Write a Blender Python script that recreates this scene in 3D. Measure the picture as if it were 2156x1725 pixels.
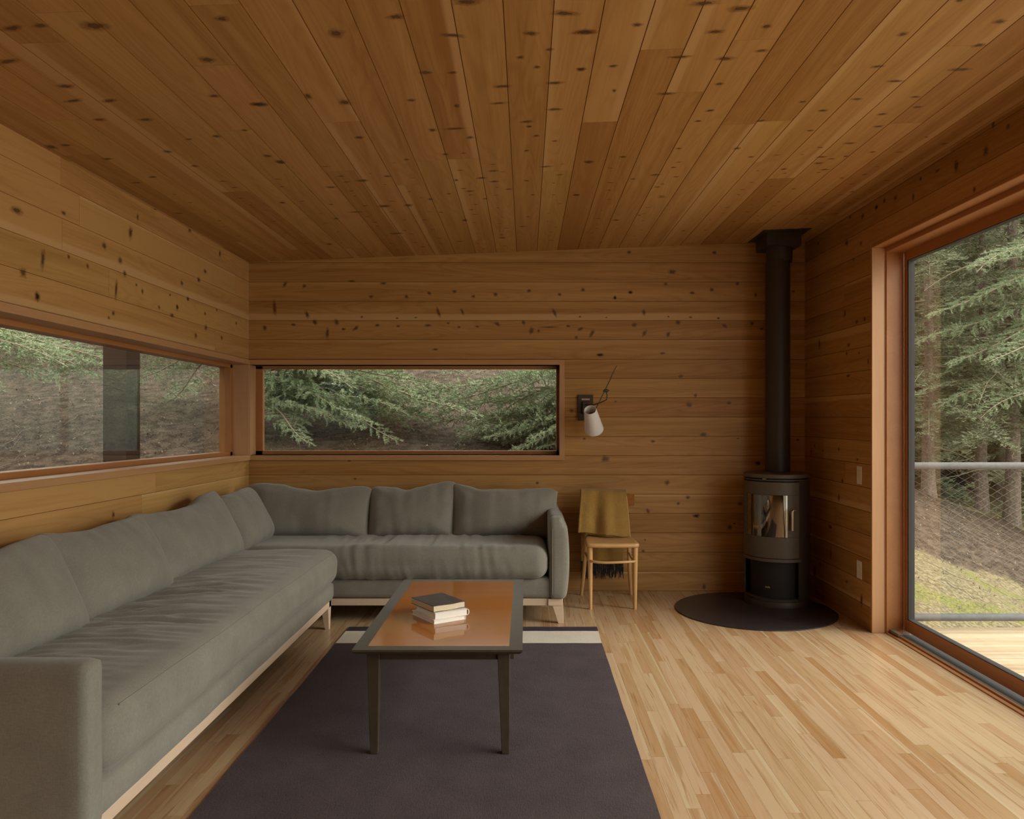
import bpy, math, random
from mathutils import Vector, Matrix, noise, Euler
PI = math.pi
C = bpy.context.scene
COL = C.collection
for o in list(bpy.data.objects):
    bpy.data.objects.remove(o)

# ------------------------------------------------------------------ camera, world, lights
F, CX, CY, EYE = 1669.0, 1107.0, 877.0, 1.4
cam_d = bpy.data.cameras.new('camera')
cam_d.sensor_width = 36
cam_d.lens = F / 2156 * 36
cam_d.shift_x = -(CX - 1078) / 2156
cam_d.shift_y = (CY - 862.5) / 2156
cam_d.clip_start = 0.05
cam_d.clip_end = 300
cam = bpy.data.objects.new('camera', cam_d)
cam.location = (0, 0, EYE)
cam.rotation_euler = (PI / 2, 0, 0)
COL.objects.link(cam)
C.camera = cam
C.view_settings.view_transform = 'Standard'
C.view_settings.look = 'None'
C.view_settings.gamma = 1
C.view_settings.use_curve_mapping = False
C.view_settings.exposure = 1.55
C.cycles.max_bounces = 9
C.cycles.diffuse_bounces = 6
C.cycles.glossy_bounces = 3
C.cycles.transmission_bounces = 4
C.cycles.transparent_max_bounces = 16
C.cycles.caustics_reflective = False
C.cycles.caustics_refractive = False
C.cycles.sample_clamp_indirect = 4.0

world = bpy.data.worlds.new('overcast_sky')
C.world = world
world.use_nodes = True
wn, wl = world.node_tree.nodes, world.node_tree.links
bg = wn['Background']
tc = wn.new('ShaderNodeTexCoord')
sx = wn.new('ShaderNodeSeparateXYZ')
wl.new(tc.outputs['Generated'], sx.inputs[0])
rp = wn.new('ShaderNodeValToRGB')
rp.color_ramp.elements[0].position = 0.0
rp.color_ramp.elements[0].color = (0.86, 0.84, 0.78, 1)
rp.color_ramp.elements[1].position = 0.7
rp.color_ramp.elements[1].color = (1.0, 0.98, 0.92, 1)
wl.new(sx.outputs['Z'], rp.inputs[0])
wl.new(rp.outputs[0], bg.inputs['Color'])
bg.inputs['Strength'].default_value = 1.35

def portal(name, loc, rot, sx_, sy_):
    """tells Cycles where daylight enters; gives no light of its own"""
    d = bpy.data.lights.new(name, 'AREA')
    d.shape = 'RECTANGLE'; d.size = sx_; d.size_y = sy_
    d.cycles.is_portal = True
    o = bpy.data.objects.new(name, d)
    o.location = loc; o.rotation_euler = rot
    COL.objects.link(o)
portal('portal_sliding_door', (2.60, 1.6, 1.25), (0, PI / 2, 0), 2.5, 7.1)
portal('portal_long_window', (-2.52, 3.8, 1.48), (0, -PI / 2, 0), .8, 5.2)
portal('portal_back_window', (-.98, 6.62, 1.45), (-PI / 2, 0, 0), 2.5, .75)
# the brighter part of the overcast sky, high over the deck
sun_d = bpy.data.lights.new('hazy_sun', 'SUN')
sun_d.energy = 1.45
sun_d.angle = math.radians(40)
sun_d.color = (1.0, .94, .84)
sun = bpy.data.objects.new('hazy_sun', sun_d)
sun.rotation_euler = Vector((1.0, -.30, .62)).to_track_quat('Z', 'Y').to_euler()
COL.objects.link(sun)

# ------------------------------------------------------------------ helpers
def tag(o, label=None, cat=None, group=None, kind=None):
    if label: o['label'] = label
    if cat: o['category'] = cat
    if group: o['group'] = group
    if kind: o['kind'] = kind
    return o

def empty(name, loc, label=None, cat=None, group=None, rz=0):
    o = bpy.data.objects.new(name, None)
    o.empty_display_size = 0.1
    o.location = loc
    o.rotation_euler = (0, 0, rz)
    COL.objects.link(o)
    return tag(o, label, cat, group)

class MB:
    def __init__(s):
        s.v = []; s.f = []; s.m = []; s.c = {}; s.uv = {}
    def add(s, vs, fs, mat=0, col=None, uv=None):
        b = len(s.v)
        s.v += [tuple(v) for v in vs]
        for k, f in enumerate(fs):
            s.f.append(tuple(b + i for i in f))
            s.m.append(mat)
            fi = len(s.f) - 1
            if col is not None: s.c[fi] = col[k] if isinstance(col, list) else [col] * len(f)
            if uv is not None: s.uv[fi] = uv[k]
        return b
    def box(s, x0, x1, y0, y1, z0, z1, mat=0, M=None, col=None):
        vs = [Vector((x, y, z)) for z in (z0, z1) for y in (y0, y1) for x in (x0, x1)]
        if M is not None: vs = [M @ v for v in vs]
        s.add(vs, [(0, 2, 3, 1), (4, 5, 7, 6), (0, 1, 5, 4), (2, 6, 7, 3), (0, 4, 6, 2), (1, 3, 7, 5)], mat, col)
        return s
    def taper(s, c0, s0, c1, s1, mat=0):
        """square bar from centre c0 (half sizes s0) up to c1 (half sizes s1)"""
        vs = []
        for c, h in ((c0, s0), (c1, s1)):
            for dx, dy in ((-1, -1), (1, -1), (1, 1), (-1, 1)):
                vs.append((c[0] + dx * h[0], c[1] + dy * h[1], c[2]))
        s.add(vs, [(0, 3, 2, 1), (4, 5, 6, 7), (0, 1, 5, 4), (1, 2, 6, 5), (2, 3, 7, 6), (3, 0, 4, 7)], mat)
        return s
    def tube(s, pts, r, n=12, mat=0, cap=True):
        pts = [Vector(p) for p in pts]
        rs = r if isinstance(r, (list, tuple)) else [r] * len(pts)
        vs = []; prev = None
        for i, p in enumerate(pts):
            t = (pts[min(i + 1, len(pts) - 1)] - pts[max(i - 1, 0)]).normalized()
            if prev is None:
                a = Vector((0, 0, 1)) if abs(t.z) < 0.9 else Vector((1, 0, 0))
                u = t.cross(a).normalized()
            else:
                u = (prev - t * prev.dot(t)).normalized()
            prev = u
            w = t.cross(u)
            for k in range(n):
                a = 2 * PI * k / n
                vs.append(p + (u * math.cos(a) + w * math.sin(a)) * rs[i])
        fs = []
        for i in range(len(pts) - 1):
            for k in range(n):
                k2 = (k + 1) % n
                fs.append((i * n + k, i * n + k2, (i + 1) * n + k2, (i + 1) * n + k))
        if cap:
            fs.append(tuple(range(n - 1, -1, -1)))
            fs.append(tuple((len(pts) - 1) * n + k for k in range(n)))
        s.add(vs, fs, mat)
        return s
    def lathe(s, prof, n=64, a0=0, a1=2 * PI, c=(0, 0, 0), mat=0, flip=False):
        full = abs(a1 - a0 - 2 * PI) < 1e-6
        m = n if full else n + 1
        vs = []
        for k in range(m):
            a = a0 + (a1 - a0) * k / n
            for r, z in prof:
                vs.append((c[0] + r * math.cos(a), c[1] + r * math.sin(a), c[2] + z))
        L = len(prof); fs = []
        for k in range(n):
            k2 = (k + 1) % m
            for i in range(L - 1):
                q = (k * L + i, k2 * L + i, k2 * L + i + 1, k * L + i + 1)
                fs.append(q[::-1] if flip else q)
        s.add(vs, fs, mat)
        return s
    def build(s, name, mats, parent=None, smooth=False, bevel=0, seg=2, angle=40, wn=False):
        me = bpy.data.meshes.new(name)
        me.from_pydata(s.v, [], s.f)
        for m in (mats if isinstance(mats, (list, tuple)) else [mats]):
            me.materials.append(m)
        me.polygons.foreach_set('material_index', s.m)
        if s.c:
            ca = me.color_attributes.new('bd', 'FLOAT_COLOR', 'CORNER')
            buf = [0.5] * (4 * len(me.loops))
            for p in me.polygons:
                c = s.c.get(p.index)
                if c:
                    for j, li in enumerate(p.loop_indices):
                        buf[li * 4:li * 4 + 4] = c[j]
            ca.data.foreach_set('color', buf)
        if s.uv:
            uvl = me.uv_layers.new(name='bw')
            buf = [0.0] * (2 * len(me.loops))
            for p in me.polygons:
                c = s.uv.get(p.index)
                if c:
                    for j, li in enumerate(p.loop_indices):
                        buf[li * 2:li * 2 + 2] = c[j]
            uvl.data.foreach_set('uv', buf)
        if smooth:
            me.polygons.foreach_set('use_smooth', [True] * len(me.polygons))
            if angle < 180:
                try: me.set_sharp_from_angle(angle=math.radians(angle))
                except Exception: pass
        me.update()
        o = bpy.data.objects.new(name, me)
        COL.objects.link(o)
        if parent:
            o.parent = parent
            # meshes are written in world coordinates: take the parent's place off them
            p = parent; M = Matrix()
            while p: M = p.matrix_basis @ M; p = p.parent
            me.transform(M.inverted())
        if bevel:
            b = o.modifiers.new('bevel', 'BEVEL'); b.width = bevel; b.segments = seg
            b.limit_method = 'ANGLE'; b.angle_limit = math.radians(35)
            b.harden_normals = False
            me.polygons.foreach_set('use_smooth', [True] * len(me.polygons))
            try: me.set_sharp_from_angle(angle=math.radians(60))
            except Exception: pass
        return o

def dup(root, loc, rz=None, scale=None, label=None, group=None):
    r = root.copy(); COL.objects.link(r); r.location = loc
    if rz is not None: r.rotation_euler = (0, 0, rz)
    if scale is not None: r.scale = (scale,) * 3
    if label: r['label'] = label
    if group: r['group'] = group
    for ch in root.children:
        c = ch.copy(); COL.objects.link(c); c.parent = r
        for g in ch.children:
            d = g.copy(); COL.objects.link(d); d.parent = c
    return r

def soft_box(mb, x0, x1, y0, y1, z0, z1, r, step=0.03, disp=None, mat=0):
    """box with rounded edges, finely divided, pushed along its normals by disp(p, n)"""
    cx, cy, cz = (x0 + x1) / 2, (y0 + y1) / 2, (z0 + z1) / 2
    h = Vector(((x1 - x0) / 2, (y1 - y0) / 2, (z1 - z0) / 2))
    if isinstance(r, (int, float)): r = (r, r, r)
    r = [min(r[i], h[i] * 0.999) for i in range(3)]
    idx = {}; vs = []; fs = []
    n = [max(4, int(round(2 * h[i] / step))) for i in range(3)]
    def vert(i, j, k):
        key = (i, j, k)
        if key in idx: return idx[key]
        p = Vector((-h.x + 2 * h.x * i / n[0], -h.y + 2 * h.y * j / n[1], -h.z + 2 * h.z * k / n[2]))
        q = Vector([max(-(h[a] - r[a]), min(h[a] - r[a], p[a])) for a in range(3)])
        d = p - q
        dn = Vector([d[a] / r[a] if r[a] > 0 else 0 for a in range(3)])
        if dn.length > 1e-9:
            dn.normalize()
            p = q + Vector([dn[a] * r[a] for a in range(3)])
        nn = dn if dn.length > 1e-9 else Vector((0, 0, 1))
        P = p + Vector((cx, cy, cz))
        if disp: P = P + disp(P, nn)
        idx[key] = len(vs); vs.append(P)
        return idx[key]
    for axis in range(3):
        a, b = [(1, 2), (2, 0), (0, 1)][axis]
        for side in (0, 1):
            for i in range(n[a]):
                for j in range(n[b]):
                    q = []
                    for di, dj in ((0, 0), (1, 0), (1, 1), (0, 1)):
                        k = [0, 0, 0]; k[axis] = side * n[axis]; k[a] = i + di; k[b] = j + dj
                        q.append(vert(*k))
                    fs.append(tuple(q if side else q[::-1]))
    mb.add(vs, fs, mat)

def px(x, y, Y):
    """pixel of the photograph + distance -> the place in the room it shows"""
    return Vector(((x - CX) * Y / F, Y, EYE - (y - CY) * Y / F))

# ------------------------------------------------------------------ materials
def mat(name):
    m = bpy.data.materials.new(name); m.use_nodes = True
    n, l = m.node_tree.nodes, m.node_tree.links
    return m, n, l, n['Principled BSDF']

def plain(name, col, rough=0.6, metal=0, spec=0.5, noise_amt=0, noise_scale=40, bump=0):
    m, n, l, b = mat(name)
    b.inputs['Base Color'].default_value = (*col, 1)
    b.inputs['Roughness'].default_value = rough
    b.inputs['Metallic'].default_value = metal
    b.inputs['Specular IOR Level'].default_value = spec
    if noise_amt or bump:
        t = n.new('ShaderNodeTexCoord'); no = n.new('ShaderNodeTexNoise')
        no.inputs['Scale'].default_value = noise_scale; no.inputs['Detail'].default_value = 5
        l.new(t.outputs['Object'], no.inputs['Vector'])
        if noise_amt:
            r = n.new('ShaderNodeMapRange')
            r.inputs['To Min'].default_value = 1 - noise_amt; r.inputs['To Max'].default_value = 1 + noise_amt
            r.inputs['From Min'].default_value = .3; r.inputs['From Max'].default_value = .7
            l.new(no.outputs['Fac'], r.inputs['Value'])
            mu = n.new('ShaderNodeVectorMath'); mu.operation = 'SCALE'
            mu.inputs[0].default_value = col; l.new(r.outputs[0], mu.inputs['Scale'])
            l.new(mu.outputs[0], b.inputs['Base Color'])
        if bump:
            bu = n.new('ShaderNodeBump'); bu.inputs['Strength'].default_value = bump; bu.inputs['Distance'].default_value = .002
            l.new(no.outputs['Fac'], bu.inputs['Height']); l.new(bu.outputs[0], b.inputs['Normal'])
    return m

def M1(n, l, op, a, b=None, c=None):
    x = n.new('ShaderNodeMath'); x.operation = op
    for i, v in enumerate((a, b, c)):
        if v is None: continue
        if isinstance(v, (int, float)): x.inputs[i].default_value = v
        else: l.new(v, x.inputs[i])
    return x.outputs[0]

def mixc(n, l, fac, a, b, mode='MIX'):
    x = n.new('ShaderNodeMix'); x.data_type = 'RGBA'; x.blend_type = mode
    if isinstance(fac, (int, float)): x.inputs[0].default_value = fac
    else: l.new(fac, x.inputs[0])
    for i, v in ((6, a), (7, b)):
        if isinstance(v, tuple): x.inputs[i].default_value = (*v, 1) if len(v) == 3 else v
        else: l.new(v, x.inputs[i])
    return x.outputs[2]

def board_wood(name, light, dark, sap, streak=None, rough=0.5, spec=0.35, grain_amt=1.0, tone_amt=1.0, streak_amt=0.0, gscale=1.0, bump=.12):
    """wood of boards: UV 'bw' in metres (u along the board), 'bd' = tone, hue, sapwood, place across"""
    m, n, l, b = mat(name)
    uv = n.new('ShaderNodeUVMap'); uv.uv_map = 'bw'
    at = n.new('ShaderNodeAttribute'); at.attribute_name = 'bd'
    sep = n.new('ShaderNodeSeparateColor'); l.new(at.outputs['Color'], sep.inputs[0])
    tone, hue, sapv, across = sep.outputs[0], sep.outputs[1], sep.outputs[2], at.outputs['Alpha']
    def noi(su, sv, detail=4, dist=0.0, rough_=.5):
        mp = n.new('ShaderNodeMapping'); mp.inputs['Scale'].default_value = (su * gscale, sv * gscale, 1)
        l.new(uv.outputs[0], mp.inputs['Vector'])
        no = n.new('ShaderNodeTexNoise'); no.inputs['Scale'].default_value = 1
        no.inputs['Detail'].default_value = detail; no.inputs['Distortion'].default_value = dist
        no.inputs['Roughness'].default_value = rough_
        l.new(mp.outputs[0], no.inputs['Vector'])
        return no.outputs['Fac']
    fine = noi(3.5, 190, 4)
    broad = noi(.45, 17, 3.5, .25)
    cath = noi(.55, 7.0, 1.5, .35)
    ring = M1(n, l, 'SINE', M1(n, l, 'MULTIPLY', cath, 95.0))
    ring = M1(n, l, 'MULTIPLY_ADD', ring, .5, .5)
    ring = M1(n, l, 'POWER', ring, 2.0)
    g = M1(n, l, 'MULTIPLY_ADD', fine, .55 * grain_amt, M1(n, l, 'MULTIPLY', broad, 1.5 * grain_amt))
    g = M1(n, l, 'MULTIPLY_ADD', ring, .22 * grain_amt, g)
    g = M1(n, l, 'ADD', g, -1.08 * grain_amt)
    t = M1(n, l, 'MULTIPLY_ADD', M1(n, l, 'ADD', tone, -.5), tone_amt, .5)
    f = n.new('ShaderNodeClamp'); l.new(M1(n, l, 'ADD', t, g), f.inputs[0])
    c = mixc(n, l, f.outputs[0], light, dark)
    # sapwood band along one edge of some boards
    edge = noi(.8, 3, 2)
    e = M1(n, l, 'ADD', across, M1(n, l, 'MULTIPLY_ADD', edge, .35, -.175))
    band = n.new('ShaderNodeMapRange'); band.interpolation_type = 'SMOOTHSTEP'
    l.new(e, band.inputs['Value'])
    l.new(M1(n, l, 'SUBTRACT', 1.0, sapv), band.inputs['From Min'])
    l.new(M1(n, l, 'SUBTRACT', 1.12, sapv), band.inputs['From Max'])
    c = mixc(n, l, M1(n, l, 'MULTIPLY', band.outputs[0], .75), c, sap)
    hs = n.new('ShaderNodeHueSaturation')
    l.new(M1(n, l, 'MULTIPLY_ADD', hue, .010, .4955), hs.inputs['Hue'])
    l.new(c, hs.inputs['Color'])
    c = hs.outputs[0]
    if streak:
        s1 = noi(1.6, 42, 3, 1.5)
        mr = n.new('ShaderNodeMapRange'); mr.inputs['From Min'].default_value = .60; mr.inputs['From Max'].default_value = .74
        l.new(s1, mr.inputs['Value'])
        c = mixc(n, l, M1(n, l, 'MULTIPLY', mr.outputs[0], streak_amt), c, streak)
        s2_ = noi(1.1, 21, 3, .6)
        mr = n.new('ShaderNodeMapRange'); mr.inputs['From Min'].default_value = .56; mr.inputs['From Max'].default_value = .66
        l.new(s2_, mr.inputs['Value'])
        c = mixc(n, l, M1(n, l, 'MULTIPLY', mr.outputs[0], streak_amt * .75), c, (.33, .165, .062))
        s3_ = noi(1.3, 75, 3, .4)
        mr = n.new('ShaderNodeMapRange'); mr.inputs['From Min'].default_value = .70; mr.inputs['From Max'].default_value = .76
        l.new(s3_, mr.inputs['Value'])
        c = mixc(n, l, M1(n, l, 'MULTIPLY', mr.outputs[0], .6), c, (.13, .085, .05))
    l.new(c, b.inputs['Base Color'])
    b.inputs['Roughness'].default_value = rough
    b.inputs['Specular IOR Level'].default_value = spec
    if bump:
        bu = n.new('ShaderNodeBump'); bu.inputs['Strength'].default_value = bump; bu.inputs['Distance'].default_value = .001
        l.new(fine, bu.inputs['Height']); l.new(bu.outputs[0], b.inputs['Normal'])
    return m

def solid_wood(name, light, dark, axis='X', rough=.45, spec=.4, scale=1.0, coat=0, ring_amt=.35):
    """furniture wood in object coordinates, grain along axis"""
    m, n, l, b = mat(name)
    t = n.new('ShaderNodeTexCoord')
    def noi(a, c_, detail=4, dist=0.0):
        mp = n.new('ShaderNodeMapping')
        sc = {'X': (a, c_, c_), 'Y': (c_, a, c_), 'Z': (c_, c_, a)}[axis]
        mp.inputs['Scale'].default_value = [q * scale for q in sc]
        l.new(t.outputs['Object'], mp.inputs['Vector'])
        no = n.new('ShaderNodeTexNoise'); no.inputs['Scale'].default_value = 1
        no.inputs['Detail'].default_value = detail; no.inputs['Distortion'].default_value = dist
        l.new(mp.outputs[0], no.inputs['Vector'])
        return no.outputs['Fac']
    fine = noi(5, 170); broad = noi(1.0, 9, 2, .5)
    ring = M1(n, l, 'MULTIPLY_ADD', M1(n, l, 'SINE', M1(n, l, 'MULTIPLY', broad, 70)), .5, .5)
    f = M1(n, l, 'MULTIPLY_ADD', fine, .6, M1(n, l, 'MULTIPLY_ADD', broad, .8, -.25))
    f = M1(n, l, 'MULTIPLY_ADD', ring, ring_amt * .5, f)
    cl = n.new('ShaderNodeClamp'); l.new(f, cl.inputs[0])
    l.new(mixc(n, l, cl.outputs[0], light, dark), b.inputs['Base Color'])
    b.inputs['Roughness'].default_value = rough
    b.inputs['Specular IOR Level'].default_value = spec
    b.inputs['Coat Weight'].default_value = coat
    b.inputs['Coat Roughness'].default_value = .08
    return m

def fabric(name, a, c_, weave=900, bump=.35, rough=.95, blotch=7, sheen=.2):
    m, n, l, b = mat(name)
    t = n.new('ShaderNodeTexCoord')
    def noi(sc, detail=3):
        mp = n.new('ShaderNodeMapping'); mp.inputs['Scale'].default_value = sc
        l.new(t.outputs['Object'], mp.inputs['Vector'])
        no = n.new('ShaderNodeTexNoise'); no.inputs['Scale'].default_value = 1; no.inputs['Detail'].default_value = detail
        l.new(mp.outputs[0], no.inputs['Vector']); return no.outputs['Fac']
    w1 = noi((weave, weave * .12, weave * .12)); w2 = noi((weave * .12, weave, weave * .5)); w3 = noi((weave * .35,) * 3)
    big = noi((blotch,) * 3, 4)
    f = M1(n, l, 'ADD', M1(n, l, 'MULTIPLY', M1(n, l, 'ADD', w1, w2), .45), M1(n, l, 'MULTIPLY', w3, .4))
    f = M1(n, l, 'ADD', f, M1(n, l, 'MULTIPLY_ADD', big, .7, -.67))
    cl = n.new('ShaderNodeClamp'); l.new(f, cl.inputs[0])
    l.new(mixc(n, l, cl.outputs[0], a, c_), b.inputs['Base Color'])
    b.inputs['Roughness'].default_value = rough
    b.inputs['Specular IOR Level'].default_value = .15
    b.inputs['Sheen Weight'].default_value = sheen
    b.inputs['Sheen Roughness'].default_value = .5
    bu = n.new('ShaderNodeBump'); bu.inputs['Strength'].default_value = bump; bu.inputs['Distance'].default_value = .0015
    l.new(M1(n, l, 'ADD', M1(n, l, 'ADD', w1, w2), w3), bu.inputs['Height']); l.new(bu.outputs[0], b.inputs['Normal'])
    return m

CED_L, CED_D, CED_S = (.51, .285, .102), (.31, .142, .034), (.58, .36, .17)
m_cedar = board_wood('cedar_boards', CED_L, CED_D, CED_S, rough=.5, spec=.3)
m_ceil = board_wood('cedar_ceiling_boards', (.51, .29, .108), (.33, .157, .042), (.56, .345, .16), rough=.5, spec=.3)
m_floor = board_wood('maple_floor_boards', (.52, .36, .22), (.35, .165, .055), (.55, .41, .265), streak=(.25, .110, .036), rough=.27, spec=.5, grain_amt=.5, tone_amt=1.0, streak_amt=.7, bump=.04)
m_deck = board_wood('deck_boards', (.62, .50, .36), (.36, .24, .14), (.66, .55, .40), rough=.7, spec=.2, tone_amt=.6)
m_trim = solid_wood('fir_trim_wood', (.54, .31, .155), (.40, .195, .080), 'Y', rough=.42, spec=.4, ring_amt=.1)
m_trim_x = solid_wood('fir_trim_wood_across', (.54, .30, .145), (.40, .19, .075), 'X', rough=.42, spec=.4, ring_amt=.1)
m_trim_z = solid_wood('fir_trim_wood_upright', (.56, .32, .17), (.43, .215, .095), 'Z', rough=.42, spec=.4, ring_amt=.1)
m_sash = solid_wood('fir_sash_wood', (.46, .205, .074), (.33, .125, .038), 'Y', rough=.4, spec=.4, ring_amt=.1)
m_groove = plain('groove_shadow_gap', (.10, .045, .015), .8)

# knots: a dark heart fading softly into the board
def knot_mat():
    m, n, l, b = mat('knot_wood')
    at = n.new('ShaderNodeAttribute'); at.attribute_name = 'bd'
    sep = n.new('ShaderNodeSeparateColor'); l.new(at.outputs['Color'], sep.inputs[0])
    t = n.new('ShaderNodeTexCoord'); no = n.new('ShaderNodeTexNoise'); no.inputs['Scale'].default_value = 120
    l.new(t.outputs['Object'], no.inputs['Vector'])
    r = M1(n, l, 'ADD', sep.outputs[0], M1(n, l, 'MULTIPLY_ADD', no.outputs['Fac'], .5, -.25))
    def fall(a_, b_):
        mr = n.new('ShaderNodeMapRange'); mr.interpolation_type = 'SMOOTHSTEP'
        mr.inputs['From Min'].default_value = a_; mr.inputs['From Max'].default_value = b_
        l.new(r, mr.inputs['Value']); return mr.outputs[0]
    heart = fall(.62, .22); halo = fall(1.0, .45)
    al = M1(n, l, 'MULTIPLY', M1(n, l, 'MAXIMUM', heart, M1(n, l, 'MULTIPLY', halo, .42)), sep.outputs[1])
    l.new(mixc(n, l, heart, (.21, .085, .022), (.125, .055, .020)), b.inputs['Base Color'])
    b.inputs['Roughness'].default_value = .5
    l.new(al, b.inputs['Alpha'])
    return m
m_knot = knot_mat()

m_linen = fabric('grey_linen', (.245, .228, .194), (.125, .117, .098), weave=420)
m_ash = solid_wood('pale_ash_wood', (.66, .50, .38), (.50, .35, .25), 'Y', rough=.5, ring_amt=.1)
m_ash_x = solid_wood('pale_ash_wood_across', (.66, .50, .38), (.50, .35, .25), 'X', rough=.5, ring_amt=.1)
m_beech = solid_wood('beech_wood', (.62, .38, .17), (.50, .27, .10), 'Z', rough=.4, ring_amt=.1)
m_beech_back = plain('varnished_orange_plywood', (.42, .17, .05), .4, noise_amt=.15)
m_rug = fabric('charcoal_wool_weave', (.094, .073, .080), (.036, .027, .030), weave=380, bump=.8, blotch=5, sheen=0)
m_rug_c = fabric('cream_wool_weave', (.60, .53, .44), (.42, .36, .29), weave=500, bump=.8, blotch=9)
m_rug_e = fabric('navy_wool_weave', (.056, .046, .062), (.028, .022, .032), weave=380, bump=.8, sheen=0)
m_cherry = solid_wood('cherry_veneer', (.48, .185, .048), (.36, .125, .028), 'X', rough=.07, spec=.5, coat=0, scale=1.0, ring_amt=.1)
m_tabd = plain('olive_stained_wood', (.066, .050, .029), .42, spec=.25, noise_amt=.12, noise_scale=25)
m_legd = plain('dark_stained_wood', (.055, .038, .024), .5, spec=.2, noise_amt=.12, noise_scale=25)
m_black = plain('black_steel', (.042, .030, .023), .5, metal=0, spec=.4, noise_amt=.08, noise_scale=60)
m_castgrey = plain('grey_cast_iron', (.088, .066, .050), .48, spec=.45, noise_amt=.06, noise_scale=80)
m_dark = plain('flat_black', (.010, .008, .007), .7)  # near-black for firebox, stove niche lining and door track channel
m_hearth = plain('hearth_black_steel', (.032, .024, .024), .36, spec=.5, noise_amt=.2, noise_scale=18, bump=.1)
m_fglass = plain('stove_glass', (.24, .205, .175), .03, metal=1)
m_steel = plain('brushed_steel', (.62, .50, .36), .3, metal=.8)
m_plate = plain('white_plastic', (.72, .66, .58), .4)
m_shade = plain('white_linen_shade', (.80, .76, .74), .85, noise_amt=.03, noise_scale=300)
m_bronze = plain('dark_bronze', (.060, .046, .033), .45, metal=.5)
m_slot = plain('brass_switch', (.55, .33, .16), .4, metal=.3)
m_gasket = plain('grey_gasket', (.055, .05, .05), .8, spec=.2)
m_alu = plain('light_aluminium', (.20, .165, .12), .55, metal=0)
m_galv = plain('galvanised_steel', (.15, .15, .155), .6, metal=0, spec=.3, noise_amt=.12, noise_scale=30)
m_wire = plain('galvanised_wire', (.30, .29, .26), .5, metal=.3)
m_siding = plain('dark_house_siding', (.10, .07, .05), .8)
m_post = solid_wood('dark_stained_post', (.085, .050, .034), (.045, .026, .018), 'Z', rough=.6, ring_amt=.1)
m_yellow = fabric('ochre_wool', (.37, .22, .060), (.23, .125, .030), weave=300, bump=1.0, blotch=18)
m_fringe = plain('black_wool_yarn', (.018, .016, .020), .95)
m_paper = plain('cream_paper', (.60, .50, .36), .9, noise_amt=.10, noise_scale=200)
m_paperw = plain('white_paper', (.80, .76, .70), .85, noise_amt=.04, noise_scale=200)
m_cover = plain('white_book_cloth', (.80, .77, .72), .7)
m_coverb = plain('dark_book_cloth', (.062, .050, .048), .7, noise_amt=.12, noise_scale=400)
m_grey = plain('grey_book_lining', (.35, .35, .36), .8)
m_bark = plain('fir_bark', (.15, .115, .092), .95, noise_amt=.5, noise_scale=22, bump=1)
m_twig = plain('grey_twig_bark', (.27, .225, .155), .9, noise_amt=.2, noise_scale=60)

def glass_mat():
    m = bpy.data.materials.new('window_glass'); m.use_nodes = True
    n, l = m.node_tree.nodes, m.node_tree.links
    n.clear()
    out = n.new('ShaderNodeOutputMaterial'); mx = n.new('ShaderNodeMixShader')
    tr = n.new('ShaderNodeBsdfTransparent'); gl = n.new('ShaderNodeBsdfGlossy'); fr = n.new('ShaderNodeFresnel')
    # the same reflection whichever face of the pane is met
    ge = n.new('ShaderNodeNewGeometry'); io = n.new('ShaderNodeMath'); io.operation = 'MULTIPLY_ADD'
    io.inputs[1].default_value = 1 / 1.5 - 1.5; io.inputs[2].default_value = 1.5
    l.new(ge.outputs['Backfacing'], io.inputs[0]); l.new(io.outputs[0], fr.inputs['IOR'])
    tr.inputs['Color'].default_value = (.93, .95, .93, 1)
    gl.inputs['Roughness'].default_value = 0.0
    gl.inputs['Color'].default_value = (.95, 1, .97, 1)
    mm = n.new('ShaderNodeMath'); mm.operation = 'MULTIPLY'; mm.inputs[1].default_value = 1.0; mm.use_clamp = True
    l.new(fr.outputs[0], mm.inputs[0])
    l.new(mm.outputs[0], mx.inputs[0]); l.new(tr.outputs[0], mx.inputs[1]); l.new(gl.outputs[0], mx.inputs[2])
    l.new(mx.outputs[0], out.inputs[0])
    return m
m_glass = glass_mat()

def needle_mat(name, a, b_, trans=.25):
    m, n, l, b = mat(name)
    oi = n.new('ShaderNodeObjectInfo'); t = n.new('ShaderNodeTexCoord')
    no = n.new('ShaderNodeTexNoise'); no.inputs['Scale'].default_value = 3.0; no.inputs['Detail'].default_value = 4
    l.new(t.outputs['Object'], no.inputs['Vector'])
    f = M1(n, l, 'ADD', M1(n, l, 'MULTIPLY_ADD', no.outputs['Fac'], 1.6, -.5), M1(n, l, 'MULTIPLY_ADD', oi.outputs['Random'], .4, -.2))
    cl = n.new('ShaderNodeClamp'); l.new(f, cl.inputs[0])
    c = mixc(n, l, cl.outputs[0], a, b_)
    l.new(c, b.inputs['Base Color'])
    b.inputs['Roughness'].default_value = .6
    b.inputs['Specular IOR Level'].default_value = .3
    b.inputs['Transmission Weight'].default_value = 0
    return m
m_needle = needle_mat('fir_needles', (.23, .30, .17), (.43, .50, .31))
m_needle_far = needle_mat('far_fir_needles', (.17, .19, .115), (.32, .335, .21))

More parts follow.
